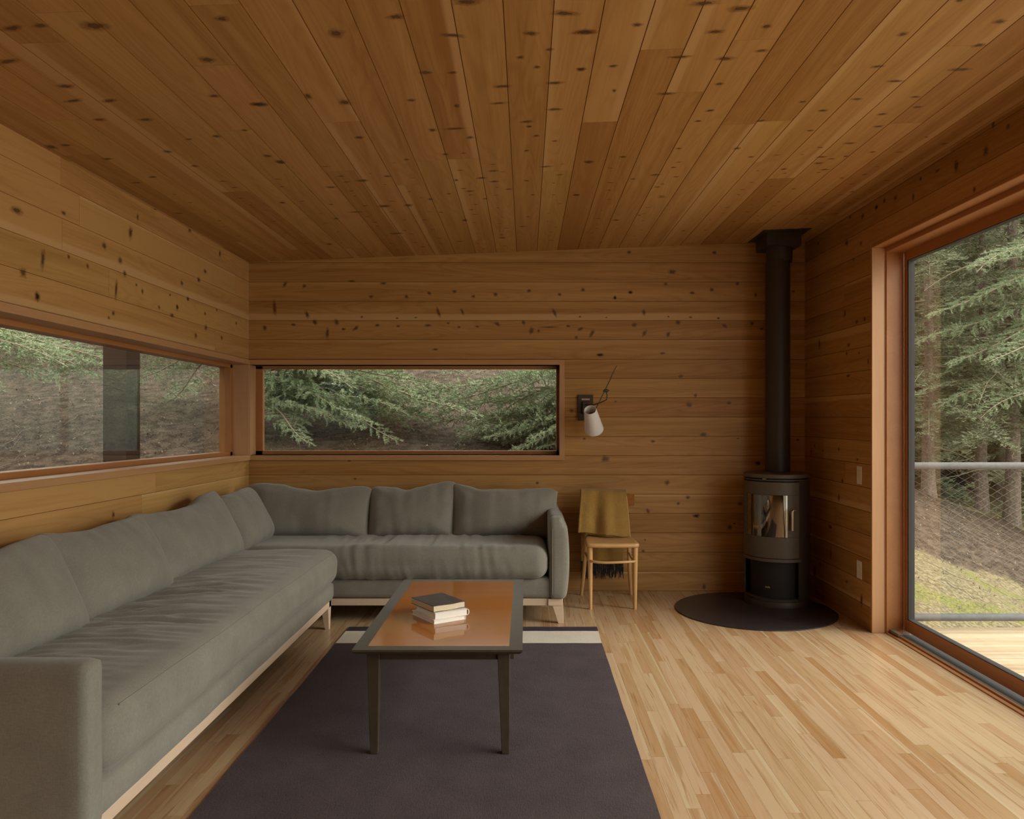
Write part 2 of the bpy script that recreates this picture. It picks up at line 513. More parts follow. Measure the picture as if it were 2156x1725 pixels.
def ground_mat():
    m, n, l, b = mat('forest_floor')
    t = n.new('ShaderNodeTexCoord')
    def noi(s, d=5, dist=0, vec=None):
        no = n.new('ShaderNodeTexNoise'); no.inputs['Scale'].default_value = s; no.inputs['Detail'].default_value = d
        no.inputs['Distortion'].default_value = dist
        l.new(vec or t.outputs['Object'], no.inputs['Vector']); return no.outputs['Fac']
    def rng(v, a, b2):
        r = n.new('ShaderNodeMapRange'); r.inputs['From Min'].default_value = a; r.inputs['From Max'].default_value = b2
        r.interpolation_type = 'SMOOTHSTEP'
        l.new(v, r.inputs['Value']); return r.outputs[0]
    base = mixc(n, l, rng(noi(9, 8), .35, .68), (.045, .031, .023), (.120, .086, .064))
    base = mixc(n, l, M1(n, l, 'MULTIPLY', rng(noi(55, 6), .52, .68), .7), base, (.20, .155, .115))
    at = n.new('ShaderNodeAttribute'); at.attribute_name = 'bd'
    sep = n.new('ShaderNodeSeparateColor'); l.new(at.outputs['Color'], sep.inputs[0])
    grass = mixc(n, l, rng(noi(26, 7), .38, .64), (.15, .12, .065), (.29, .235, .145))
    moss = mixc(n, l, rng(noi(40, 6), .4, .6), (.16, .15, .05), (.24, .235, .08))
    grass = mixc(n, l, rng(noi(1.6, 4), .5, .62), grass, moss)
    gf = M1(n, l, 'ADD', sep.outputs[0], M1(n, l, 'MULTIPLY_ADD', noi(2.2, 6), 1.0, -.5))
    c = mixc(n, l, rng(gf, .38, .62), base, grass)
    l.new(c, b.inputs['Base Color'])
    b.inputs['Roughness'].default_value = .95
    b.inputs['Specular IOR Level'].default_value = .1
    bu = n.new('ShaderNodeBump'); bu.inputs['Strength'].default_value = .8; bu.inputs['Distance'].default_value = .03
    l.new(noi(35, 6), bu.inputs['Height']); l.new(bu.outputs[0], b.inputs['Normal'])
    return m
m_ground = ground_mat()
m_stick = plain('fallen_twig_bark', (.15, .12, .085), .9)
m_litter = plain('dry_leaf_litter', (.22, .165, .12), .9, noise_amt=.5, noise_scale=6)

# ------------------------------------------------------------------ the room
XL, XR, YB, YN = -2.223, 2.24, 6.365, -3.2
HC0, HS = 2.639, 0.0385                       # ceiling height at the left wall and its rise per metre
def ceil_z(x): return HC0 + (x - XL) * HS
def lshear(y): return 0.0098 * (YB - y)       # the long wall's boards climb a touch towards the viewer

def boards(mb, mapf, u0, u1, v0, v1, pitch, voff, seed, holes=(), seams=(1.8, 4.2), groove=.0022, sapp=.3, over=None, tone=(.15, .85), fix=()):
    """cover a surface with boards. mapf(u, v, d) -> point, d = depth below the face."""
    rnd = random.Random(seed)
    k0 = math.floor((v0 - voff) / pitch)
    k = k0
    while voff + k * pitch < v1:
        a0, a1 = voff + k * pitch, voff + (k + 1) * pitch
        u = u0 - (rnd.random() * seams[0] if seams[0] < 8 else .01)
        segs = []
        ov = (over or {}).get(k)
        if ov:
            segs = ov
        else:
            while u < u1:
                L = rnd.uniform(*seams)
                t = rnd.random(); t = tone[0] + (tone[1] - tone[0]) * t
                sap = rnd.uniform(.1, .4) if rnd.random() < sapp else -.5
                segs.append((u, u + L, t, rnd.random(), sap, rnd.random() < .5))
                u += L
        for (s0, s1, t, hue, sap, flip) in segs:
            uo, vo = rnd.uniform(0, 60), rnd.uniform(0, 60)
            b0, b1 = max(s0, u0), min(s1, u1)
            c0, c1 = max(a0, v0), min(a1, v1)
            if b1 - b0 < 1e-4 or c1 - c0 < 1e-4: continue
            rects = [(b0, b1, c0, c1)]
            for (h0, h1, g0, g1) in holes:
                new = []
                for (p0, p1, q0, q1) in rects:
                    if p1 <= h0 or p0 >= h1 or q1 <= g0 or q0 >= g1:
                        new.append((p0, p1, q0, q1)); continue
                    if p0 < h0: new.append((p0, h0, q0, q1))
                    if p1 > h1: new.append((h1, p1, q0, q1))
                    m0, m1 = max(p0, h0), min(p1, h1)
                    if q0 < g0: new.append((m0, m1, q0, g0))
                    if q1 > g1: new.append((m0, m1, g1, q1))
                rects = new
            for (p0, p1, q0, q1) in rects:
                if p1 - p0 < 1e-4 or q1 - q0 < 1e-4: continue
                g = groove
                gu0 = .0006 if abs(p0 - s0) < 1e-6 else 0
                gu1 = .0006 if abs(p1 - s1) < 1e-6 else 0
                gv0 = g if abs(q0 - a0) < 1e-6 else 0
                gv1 = g if abs(q1 - a1) < 1e-6 else 0
                def pt(u_, v_, d): return mapf(u_, v_, d)
                def col(v_):
                    ac = (v_ - a0) / pitch
                    if flip: ac = 1 - ac
                    return (t, hue, sap, ac)
                def UV(u_, v_): return (u_ + uo, v_ + vo)
                # face
                P = [(p0 + gu0, q0 + gv0), (p1 - gu1, q0 + gv0), (p1 - gu1, q1 - gv1), (p0 + gu0, q1 - gv1)]
                O = [(p0, q0), (p1, q0), (p1, q1), (p0, q1)]
                vs = [pt(a, b, 0) for a, b in P] + [pt(a, b, .004 if (gu0 or gu1 or gv0 or gv1) else 0) for a, b in O]
                fs = [(0, 1, 2, 3)]
                cs = [[col(b) for a, b in P]]
                us = [[UV(a, b) for a, b in P]]
                for e in range(4):
                    e2 = (e + 1) % 4
                    has = [gv0, gu1, gv1, gu0][e]
                    if has:
                        fs.append((4 + e, 4 + e2, e2, e))
                        dk = lambda v_: (min(1.6, t + .9), hue, -.5, .5)
                        cs.append([dk(0)] * 4)
                        us.append([UV(*O[e]), UV(*O[e2]), UV(*P[e2]), UV(*P[e])])
                mb.add(vs, fs, 0, cs, us)
        k += 1

def knot(mb, mapf, u, v, ru, rv, rot=0, strength=.9, rnd=random, lift=.0004):
    """soft oval dark knot lying in the face of a board"""
    n = 14
    vs = [mapf(u, v, -lift)]
    js = [rnd.uniform(.82, 1.18) for _ in range(n)]
    for R in (.5, 1.0):
        for i in range(n):
            a = 2 * PI * i / n
            x, y = ru * R * math.cos(a) * js[i], rv * R * math.sin(a) * js[i]
            vs.append(mapf(u + x * math.cos(rot) - y * math.sin(rot), v + x * math.sin(rot) + y * math.cos(rot), -lift))
    fs = []; cs = []
    for i in range(n):
        j = (i + 1) % n
        fs.append((0, 1 + i, 1 + j)); cs.append([(0, strength, 0, 1), (.5, strength, 0, 1), (.5, strength, 0, 1)])
        fs.append((1 + i, 1 + n + i, 1 + n + j, 1 + j)); cs.append([(.5, strength, 0, 1), (1, strength, 0, 1), (1, strength, 0, 1), (.5, strength, 0, 1)])
    mb.add(vs, fs, 1, cs)

def structure(o): return tag(o, kind='structure')

PITCH = 0.155
# back wall: window hole
WB = (XL, 0.271, 1.087, 1.814)
mb = MB()
fB = lambda u, v, d: Vector((u, YB + d, v))
boards(mb, fB, XL, XR + .02, 0, 2.84, PITCH, 0.0, 11, holes=[WB], seams=(9, 12), sapp=.15, tone=(.3, .7), over={
    0: [(-3, 3, .45, .5, .13, False)], 4: [(-3, 3, .4, .5, .14, False)], 12: [(-3, 3, .5, .4, .11, False)], 14: [(-3, 3, .55, .6, .40, True)],
    15: [(-3, 3, .35, .5, .0, True)], 16: [(-3, 3, .6, .5, .06, True)], 13: [(-3, 3, .55, .4, -.5, True)]})
kn = []
def K(list_, ox, oy, sc, w=.011, h=.009, rot=0, s=.9):
    for q in list_: kn.append((ox + q[0] / sc, oy + q[1] / sc, q[2] if len(q) > 2 else w, q[3] if len(q) > 3 else h, q[4] if len(q) > 4 else rot, s))
K([(390, 290, .019, .009, 1.0), (592, 307, .012, .010, .5), (1080, 255, .018, .007), (1408, 278, .018, .007), (1280, 415), (1645, 415), (1880, 380, .013, .009, -.5), (285, 530, .010, .044, .05),
   (620, 600, .010, .022, .3), (1975, 575, .010, .030, .35), (1185, 625, .008, .007), (700, 680, .011, .018, .3), (925, 680, .012, .018, .4), (480, 705, .013, .007), (183, 735, .011, .014),
   (830, 790, .009, .032, -.05), (1125, 740, .019, .009, .7), (995, 750, .012, .007), (1345, 712, .013, .007), (1560, 720, .011, .006), (1870, 712, .018, .007), (1740, 632, .009, .005), (1550, 637, .009, .005),
   (2075, 690, .009, .006), (1945, 960, .016, .006)], 520, 540, 4.9)
K([(278, 460), (475, 512), (703, 490, .013, .011), (1048, 453, .012, .009), (1363, 492), (1603, 443, .012, .011), (1935, 525, .008, .011), (2093, 468), (360, 670, .007, .022, .4),
   (1310, 680, .009, .028, .45), (720, 795, .018, .012, -.6), (990, 780, .009, .014, .4), (1072, 865, .012, .020, -.3), (1147, 868, .008, .008), (1450, 815, .011, .008), (1580, 848, .016, .009, .4),
   (1535, 935, .009, .009), (1695, 895, .010, .028, -.5), (325, 828, .010, .007), (515, 822, .014, .005), (1250, 828, .05, .004), (1780, 1115, .017, .008), (1575, 720, .008, .005), (1845, 728, .006, .004)], 900, 520, 4.9)
K([(448, 40, .010, .009), (1093, 43, .013, .011), (775, 190, .020, .014), (725, 280), (340, 385, .008, .010), (457, 345), (925, 347, .013, .008), (1073, 325, .011, .012), (1268, 277, .011, .011),
   (1405, 365, .008, .013), (560, 495, .010, .018, .4), (745, 528, .007, .005), (913, 533, .009, .005), (1122, 540, .009, .006), (487, 590, .014, .011), (817, 572, .015, .011), (1170, 597, .015, .011, -.5),
   (1378, 580, .012, .011, -.7), (1450, 620, .012, .008), (563, 655, .010, .020, -.6), (745, 662, .010, .018, -.4), (230, 818, .02, .008), (700, 805, .016, .007), (838, 980, .013, .010),
   (950, 1125, .009, .010), (902, 1197, .013, .012), (1205, 1182, .013, .008), (1012, 1422, .018, .012), (627, 1472, .013, .008), (107, 1452, .009, .007), (268, 1605, .022, .017), (12, 1240, .013, .012),
   (1420, 1637, .014, .010), (345, 1170, .007, .005), (1270, 1450, .006, .004), (1690, 337, .010, .007), (1725, 1460, .009, .007)], 1200, 520, 3.594)
K([(668, 823, .014, .013), (797, 915, .012, .010), (737, 953, .009, .009), (548, 1000, .010, .017, .4), (850, 1030, .018, .010), (517, 1250, .009, .008), (530, 1180, .006, .005)], 1180, 740, 2.973)
K([(680, 437, .013, .011), (285, 545, .016, .011), (588, 650, .011, .017), (845, 68, .014, .010), (355, 1190, .010, .017), (630, 615, .008, .005)], 1400, 960, 4.313)
K([(590, 628, .010, .006), (620, 723, .009, .006), (1583, 745, .010, .008)], 500, 720, 2.507)
rk = random.Random(3)
for (x, y, w, h, r, s) in kn:
    p = px(x, y, YB)
    knot(mb, fB, p.x, p.z, w * 2.1, h * 2.0, r, s, rk)
# solid body of the wall behind the boards, with the window hole
for (x0, x1, z0, z1) in ((XL - .2, XR + .2, -.3, 1.087), (XL - .2, XR + .2, 1.814, 3.0), (.271, XR + .2, 1.087, 1.814), (XL - .2, XL - .1, 1.087, 1.814)):
    mb.box(x0, x1, YB + .004, YB + .19, z0, z1, 2)
wall_back = structure(mb.build('wall_back', [m_cedar, m_knot, m_siding]))

# left wall with the long corner window
WLY0, WLY1 = 1.2, 6.36
mb = MB()
fL = lambda u, v, d: Vector((XL - d, u, v + lshear(u)))
boards(mb, fL, YN, YB, -.05, 2.75, PITCH, 0.0, 21, holes=[(WLY0, WLY1, 1.087, 1.814)], seams=(1.6, 4.0), sapp=.3, tone=(-.1, .45), groove=.0013)
kn = []
K([(757, 1268, .016, .014), (873, 1375, .015, .015), (905, 1470, .014, .014), (498, 1348, .009, .009), (636, 1415, .009, .009), (310, 1365, .011, .032, -.15), (168, 1465, .018, .015), (270, 1637, .014, .015),
   (843, 1585, .011, .034, -.1), (948, 1175, .016, .026, -.3), (1320, 1540, .016, .013), (1443, 1515, .020, .013), (990, 1552, .009, .007), (1035, 1600, .009, .014), (1235, 1627, .009, .006), (1365, 1655, .011, .011),
   (1287, 1715, .013, .014), (1597, 1325, .015, .018), (1378, 1155, .018, .011), (1490, 1455, .018, .011), (462, 1030, .016, .007), (1000, 1060, .010, .015), (120, 1010, .03, .012), (1155, 1715, .01, .01)], 0, 150, 3.45)
K([(240, 15, .014, .014), (735, 122, .011, .009), (705, 152, .008, .007), (1115, 137, .018, .010), (1150, 82, .011, .008), (1330, 125, .012, .009), (1335, 215, .018, .014), (1270, 268, .015, .013),
   (1438, 283, .013, .011), (1533, 187, .012, .009), (1405, 100, .011, .009), (1218, 30, .012, .010), (735, 1430, .010, .014)], 0, 620, 3.0806)
for (x, y, w, h, r, s) in kn:
    Y = XL * F / (x - CX); p = px(x, y, Y)
    knot(mb, fL, p.y, p.z - lshear(p.y), w * 2.0, h * 2.0, r, s * .9, rk)
for (y0, y1, z0, z1) in ((YN - .2, YB + .19, -.3, 1.087), (YN - .2, YB + .19, 1.87, 3.0), (YN - .2, WLY0, 1.087, 1.87), (WLY1 + .16, YB + .19, 1.087, 1.87)):
    vs = []
    mb.box(XL - .2, XL - .004, y0, y1, z0, z1, 2)
wall_left = structure(mb.build('wall_left', [m_cedar, m_knot, m_siding]))

# right wall with the sliding door
DY0, DY1, DZ = -1.9, 5.12, 2.489
mb = MB()
fR = lambda u, v, d: Vector((XR + d, u, v))
boards(mb, fR, YN, YB, 0, 2.83, PITCH, 0.0, 31, holes=[(DY0, DY1, -1, DZ)], seams=(2.0, 4.5), sapp=.3, tone=(.3, .85))
kn = []
K([(1635, 710, .014, .017), (1310, 715, .012, .010), (1810, 412, .016, .009, .6), (1670, 420, .014, .009), (1970, 310, .016, .010), (1610, 1510, .012, .018, -.4), (1745, 1605, .014, .010), (1835, 1572, .013, .010), (1710, 895, .010, .010), (2060, 230, .012, .01)], 1480, 380, 5.39)
K([(1080, 880, .012, .030, .1), (1270, 945, .011, .011), (1357, 940, .009, .007), (990, 1020, .012, .009), (1280, 1100, .026, .007), (1045, 1590, .012, .010), (1023, 1630, .009, .014), (1215, 1615, .010, .009), (1345, 1685, .010, .007),
   (1105, 1625, .010, .007), (1420, 1000, .009, .012), (1285, 885, .018, .009), (1370, 175, .014, .012)], 1400, 460, 3.318)
K([(1610, 225, .013, .011), (1580, 380, .013, .017), (1500, 645, .026, .009), (1505, 900, .012, .030), (1412, 985, .011, .010), (1650, 1145, .014, .008), (1785, 1310, .012, .030), (1360, 1050, .02, .03)], 1400, 960, 4.313)
K([(2010, 590, .010, .014), (2080, 600, .012, .009), (1975, 715, .016, .018), (1835, 790, .016, .020), (1745, 810, .014, .007), (1665, 850, .011, .008), (1920, 900, .010, .011), (1630, 935, .012, .018), (1545, 940, .020, .009), (1455, 985, .012, .009), (1390, 1025, .014, .009), (1310, 1155, .012, .009)], 1200, 0, 2.255)
for (x, y, w, h, r, s) in kn:
    Y = XR * F / (x - CX); p = px(x, y, Y)
    knot(mb, fR, p.y, p.z, w * 2.0, h * 2.0, -r, s * .9, rk)
for (y0, y1, z0, z1) in ((DY1 + .002, YB + .19, -.3, 3.0), (YN - .2, DY0, -.3, 3.0), (DY0, DY1 + .002, DZ + .002, 3.0)):
    mb.box(XR + .004, XR + .24, y0, y1, z0, z1, 2)
wall_right = structure(mb.build('wall_right', [m_cedar, m_knot, m_siding]))

# wall behind the camera
mb = MB()
fN = lambda u, v, d: Vector((u, YN - d, v))
boards(mb, fN, XL, XR, 0, 2.83, PITCH, 0.0, 41)
mb.box(XL - .2, XR + .2, YN - .19, YN - .004, -.3, 3.0, 2)
structure(mb.build('wall_rear', [m_cedar, m_knot, m_siding]))

# ceiling
mb = MB()
fC = lambda u, v, d: Vector((v, u, ceil_z(v) + d))
CP, CO = .1636, .0905
rc = random.Random(77)
over = {
    0: [(YN, 2.2, .35, .5, -.5, False), (2.2, 4.30, .25, .5, .22, True), (4.30, YB, .42, 1.2, -.5, False)],
    1: [(YN, 3.6, .22, .4, .25, False), (3.6, YB, .95, .3, -.5, False)],
    2: [(YN, 2.9, .3, .5, .2, True), (2.9, YB, .78, .3, -.5, False)],
    -1: [(YN, 2.0, .3, .5, -.5, False), (2.0, YB, .55, .5, -.5, False)],
    3: [(YN, 3.3, .2, .4, .3, True), (3.3, YB, .5, .5, -.5, False)],
    5: [(YN, 3.7, .75, .4, -.5, True), (3.7, YB, .4, .5, .2, False)],
    8: [(YN, 4.6, .25, .5, .3, False), (4.6, YB, .9, .4, -.5, False)],
}
boards(mb, fC, YN, YB, XL - .02, XR + .02, CP, CO, 52, seams=(1.4, 4.6), sapp=.4, over=over, tone=(.1, .85))
kn = []
K([(900, 95, .020, .012), (1220, 200, .030, .009, .3), (1850, 75, .032, .012, .2), (1665, 190, .02, .01, .2), (1770, 280), (1975, 185, .034, .010), (1605, 325), (1700, 380), (1950, 395, .012, .010), (1070, 412, .018, .010), (1220, 412, .014, .008), (985, 568, .016, .010),
   (1500, 490, .026, .010), (1480, 585, .026, .008), (610, 580, .020, .020), (120, 592, .026, .014), (400, 545, .012, .02), (690, 780, .015, .012), (1105, 738, .013, .014), (1320, 780, .013, .012), (1230, 730, .034, .010), (1640, 690, .022, .010), (1800, 470, .028, .010), (1800, 620, .026, .010),
   (1750, 945, .026, .010), (1640, 855), (1655, 718), (1695, 770), (1990, 917, .018, .012), (1180, 875, .013, .010), (710, 1025, .026, .014), (530, 1062, .024, .012), (850, 1000, .016, .010), (1385, 1010, .022, .012), (1240, 1022), (1200, 1100), (1095, 1130, .012, .014), (670, 1203, .036, .010),
   (560, 1240, .012, .014), (1155, 1205), (1640, 1025), (1675, 1105), (240, 918, .020, .018), (170, 885, .016, .014), (255, 1150, .014, .014), (530, 1160), (1925, 1107, .015, .010), (1300, 10, .034, .014), (1450, 970, .020, .010), (1320, 1085, .018, .010), (1405, 1128), (560, 190, .020, .020),
   (1540, 1073, .015, .01), (1455, 1030, .02, .01), (1245, 600, .01, .012), (960, 905, .01, .01), (1800, 800), (1650, 1230), (1290, 1250, .015, .02), (1260, 1370, .02, .01), (1500, 1350, .02, .012), (1620, 1285, .02, .01), (970, 1165, .02, .02), (830, 1170, .03, .02), (900, 1325, .04, .015), (520, 1385, .02, .02)], 500, 0, 2.695)
K([(70, 150, .030, .012), (320, 118, .013, .010), (815, 40, .030, .014), (935, 125, .014, .010), (735, 278, .026, .012), (710, 398, .014, .010), (665, 525, .014, .010), (608, 575, .012, .008), (455, 445, .034, .009), (525, 270, .030, .009), (690, 150, .026, .010), (1580, 163, .014, .012),
   (1460, 315, .020, .009), (2040, 102, .018, .011), (1940, 215, .018, .011), (1850, 330, .034, .010), (1545, 385, .026, .009), (1360, 470, .018, .009), (1105, 483, .012, .009), (1640, 460, .016, .009), (1650, 508, .016, .009), (1480, 542, .018, .010), (1465, 600, .018, .009), (1140, 620, .013, .008),
   (907, 573, .014, .009), (793, 705, .015, .012), (515, 705), (492, 795), (415, 888), (405, 830, .024, .010), (90, 770, .018, .014), (55, 328, .014, .010), (205, 313, .014, .008), (1330, 680, .024, .009), (1195, 745, .022, .009), (1435, 722), (1015, 803, .014, .010), (1310, 742), (435, 935, .018, .012),
   (330, 1022), (300, 850), (910, 240, .018, .009), (1200, 525, .018, .009), (640, 15, .034, .012), (210, 430, .006, .012), (1850, 1), (1290, 845), (1340, 910), (1400, 828), (1180, 775, .02, .01), (1210, 805, .02, .01), (860, 745), (540, 1095), (250, 745, .015, .01), (30, 925, .015, .01), (220, 1045, .02, .015)], 1200, 0, 2.255)
K([(555, 150, .030, .020), (1300, 110, .016, .012), (70, 165, .028, .011, -.3), (235, 150, .020, .010, -.3), (45, 360, .034, .012, -.2), (1215, 350, .022, .016), (430, 590, .034, .010, -.3), (640, 590, .026, .010, -.2), (580, 700, .022, .012), (850, 700, .024, .012), (1255, 562, .016, .011), (1515, 610, .024, .013),
   (1430, 762), (385, 850, .018, .010), (630, 930, .018, .010), (980, 888, .016, .012), (1140, 972, .014, .010), (895, 1035, .015, .010), (1265, 797, .014, .012), (1105, 815, .014, .008), (385, 505, .024, .014), (795, 1070, .020, .008), (905, 1225, .012, .010), (1045, 1248, .020, .009), (1645, 950, .016, .014), (300, 860, .02, .02)], 0, 0, 2.78)
c0, s_ = HC0 - XL * HS - EYE, HS
for (x, y, w, h, r, s) in kn:
    t = c0 / (-(y - CY) / F - s_ * (x - CX) / F)
    X = (x - CX) / F * t
    knot(mb, fC, t, X, h * 2.1, w * 1.9, -r, s * .9, rk)
for k in range(-14, 13):
    if rk.random() < .35: continue
    xc = CO + (k + rk.uniform(.3, .7)) * CP
    if not XL + .05 < xc < XR - .05: continue
    y = 3.9 + rk.random() * .4
    while y < YB - .05:
        knot(mb, fC, y, xc + rk.uniform(-.035, .035), rk.uniform(.008, .014), rk.uniform(.012, .034), rk.uniform(-.25, .25), rk.uniform(.5, .85), rk)
        y += rk.uniform(.10, .34)
for i in range(60):
    k = rk.randint(-14, 12)
    knot(mb, fC, rk.uniform(-2.5, 1.4), CO + (k + rk.uniform(.2, .8)) * CP, .016, .034, 0, .8, rk)
mb.box(XL - .2, XR + .4, YN - .2, YB + .2, 2.85, 3.0, 2)
structure(mb.build('ceiling', [m_ceil, m_knot, m_siding]))

# floor
mb = MB()
fF = lambda u, v, d: Vector((v, u, -d))
boards(mb, fF, YN, YB + .01, XL - .02, XR + .085, .0572, 0.0, 61, seams=(.35, 1.5), sapp=.35, groove=.0003, tone=(-.35, .62))
mb.box(XL - .2, XR + .085, YN - .2, YB + .2, -.12, -.004, 1)
structure(mb.build('floor', [m_floor, m_siding]))

# ------------------------------------------------------------------ windows
def win_mesh(name, boxes, m, parent=None, bevel=.002):
    b = MB()
    for q in boxes: b.box(*q)
    return b.build(name, m, parent, bevel=bevel)

# back window (window_1)
zb0, zb1 = 1.087, 1.814
w1 = empty('window_1', (-.98, YB, 1.087)); structure(w1)
win_mesh('head_casing', [(XL, .311, YB - .012, YB + .006, zb1, zb1 + .041)], m_trim_x, w1)
win_mesh('side_casing', [(.271, .311, YB - .012, YB + .006, zb0 - .001, zb1)], m_trim_z, w1)
win_mesh('sill', [(XL, .311, YB - .020, YB + .14, zb0 - .038, zb0)], m_trim_x, w1)
win_mesh('head_jamb', [(XL, .275, YB, YB + .14, zb1, zb1 + .02)], m_trim_x, w1)
win_mesh('side_jamb', [(.271, .291, YB, YB + .14, zb0, zb1)], m_trim_z, w1)
win_mesh('side_jamb', [(XL - .04, XL + .010, YB + .002, YB + .14, zb0, zb1)], m_trim_z, w1)
sash = win_mesh('sash', [(XL + .006, .271, YB + .135, YB + .18, zb0, zb0 + .031), (XL + .006, .271, YB + .135, YB + .18, zb1 - .027, zb1 + .01),
                 (XL + .006, XL + .066, YB + .135, YB + .18, zb0, zb1), (.250, .29, YB + .135, YB + .18, zb0, zb1)], m_sash, w1)
b = MB(); b.box(XL + .06, .255, YB + .158, YB + .160, zb0 + .025, zb1 - .02)
b.build('glass', m_glass, sash)

# left long window (window_2), following the slight climb
w2 = empty('window_2', (XL, 3.9, 1.087)); structure(w2)
def lbox(bm, x0, x1, y0, y1, z0, z1, mt=0):
    vs = [(x, y, z + lshear(y)) for z in (z0, z1) for y in (y0, y1) for x in (x0, x1)]
    bm.add(vs, [(0, 2, 3, 1), (4, 5, 7, 6), (0, 1, 5, 4), (2, 6, 7, 3), (0, 4, 6, 2), (1, 3, 7, 5)], mt)
def lwin(name, boxes, m, parent, bevel=.002):
    q = MB()
    for a in boxes: lbox(q, *a)
    return q.build(name, m, parent, bevel=bevel)
X1 = XL
lwin('head_casing', [(X1 - .006, X1 + .012, WLY0 - .04, YB, zb1, zb1 + .041)], m_trim, w2)
lwin('sill', [(X1 - .22, X1 + .020, WLY0 - .04, YB, zb0 - .038, zb0)], m_trim, w2)
lwin('head_jamb', [(X1 - .22, X1, WLY0, WLY1, zb1, zb1 + .05)], m_trim, w2)
lwin('side_jamb', [(X1 - .20, X1 + .003, WLY1 - .002, YB + .18, zb0 - .02, zb1 + .02)], m_trim_z, w2)
lwin('side_jamb', [(X1 - .20, X1 + .003, WLY0 - .03, WLY0, zb0 - .02, zb1 + .02)], m_trim_z, w2)
sash = lwin('sash', [(X1 - .22, X1 - .13, WLY0, WLY1, zb0, zb0 + .031), (X1 - .22, X1 - .13, WLY0, WLY1, zb1 - .027, zb1 + .01),
                 (X1 - .22, X1 - .13, WLY1 - .045, WLY1, zb0, zb1), (X1 - .22, X1 - .13, WLY0, WLY0 + .05, zb0, zb1)], m_sash, w2)
q = MB(); lbox(q, X1 - .177, X1 - .175, WLY0 + .04, WLY1 - .05, zb0 + .025, zb1 - .02)
q.build('glass', m_glass, sash)

# sliding door (door_1)
d1 = empty('door_1', (2.4, 3.0, 0)); structure(d1)
win_mesh('jamb', [(XR - .004, 2.322, DY1, DY1 + .02, 0, DZ + .02)], m_trim_z, d1)
win_mesh('inner_jamb', [(2.324, 2.44, DY1 - .010, DY1 + .02, 0, DZ), (2.318, 2.327, DY1 - .004, DY1 + .02, 0, DZ)], m_sash, d1, bevel=.004)
win_mesh('jamb', [(XR - .004, 2.47, DY0 - .02, DY0, 0, DZ)], m_trim_z, d1)
win_mesh('head_jamb', [(XR - .004, 2.322, DY0, DY1, DZ - .0, DZ + .02), (2.322, 2.47, DY0, DY1, DZ - .030, DZ + .02)], m_sash, d1, bevel=.004)
win_mesh('threshold', [(2.322, 2.352, DY0, DY1, -.06, .006), (2.352, 2.366, DY0, DY1, -.06, .016)], m_sash, d1, bevel=.003)
win_mesh('track', [(2.366, 2.392, DY0, DY1, -.06, .010)], m_alu, d1)
win_mesh('track_channel', [(2.392, 2.50, DY0, DY1, -.06, -.012)], m_dark, d1, bevel=0)
win_mesh('track_stop', [(2.345, 2.375, DY1 - .13, DY1 - .012, .010, .028)], m_alu, d1)
for k, (a, b2) in enumerate(((2.80, DY1 - .012), (.50, 2.86), (-1.88, .56))):
    xo = .052 * (k % 2)
    leaf = win_mesh('door_leaf', [(2.438 + xo, 2.480 + xo, a, b2, .022, .100), (2.438 + xo, 2.480 + xo, a, b2, 2.398, DZ - .004),
                      (2.438 + xo, 2.480 + xo, b2 - .042, b2, .1, 2.4), (2.438 + xo, 2.480 + xo, a, a + .075, .1, 2.4)], m_sash, d1, bevel=.003)
    win_mesh('gasket', [(2.4395 + xo, 2.4785 + xo, a + .07, b2 - .04, .100, .104), (2.4395 + xo, 2.4785 + xo, a + .07, b2 - .04, 2.394, 2.398),
                      (2.4395 + xo, 2.4785 + xo, b2 - .056, b2 - .042, .1, 2.4), (2.4395 + xo, 2.4785 + xo, a + .075, a + .082, .1, 2.4)], m_gasket, leaf, bevel=0)
    g = MB(); g.box(2.458 + xo, 2.460 + xo, a + .07, b2 - .05, .1, 2.4)
    g.build('glass', m_glass, leaf)
# ------------------------------------------------------------------ sofas
def nz(p, sc, seed=0.0):
    return noise.noise(Vector((p[0] * sc[0] + seed, p[1] * sc[1] + seed * 1.7, p[2] * sc[2] - seed)))

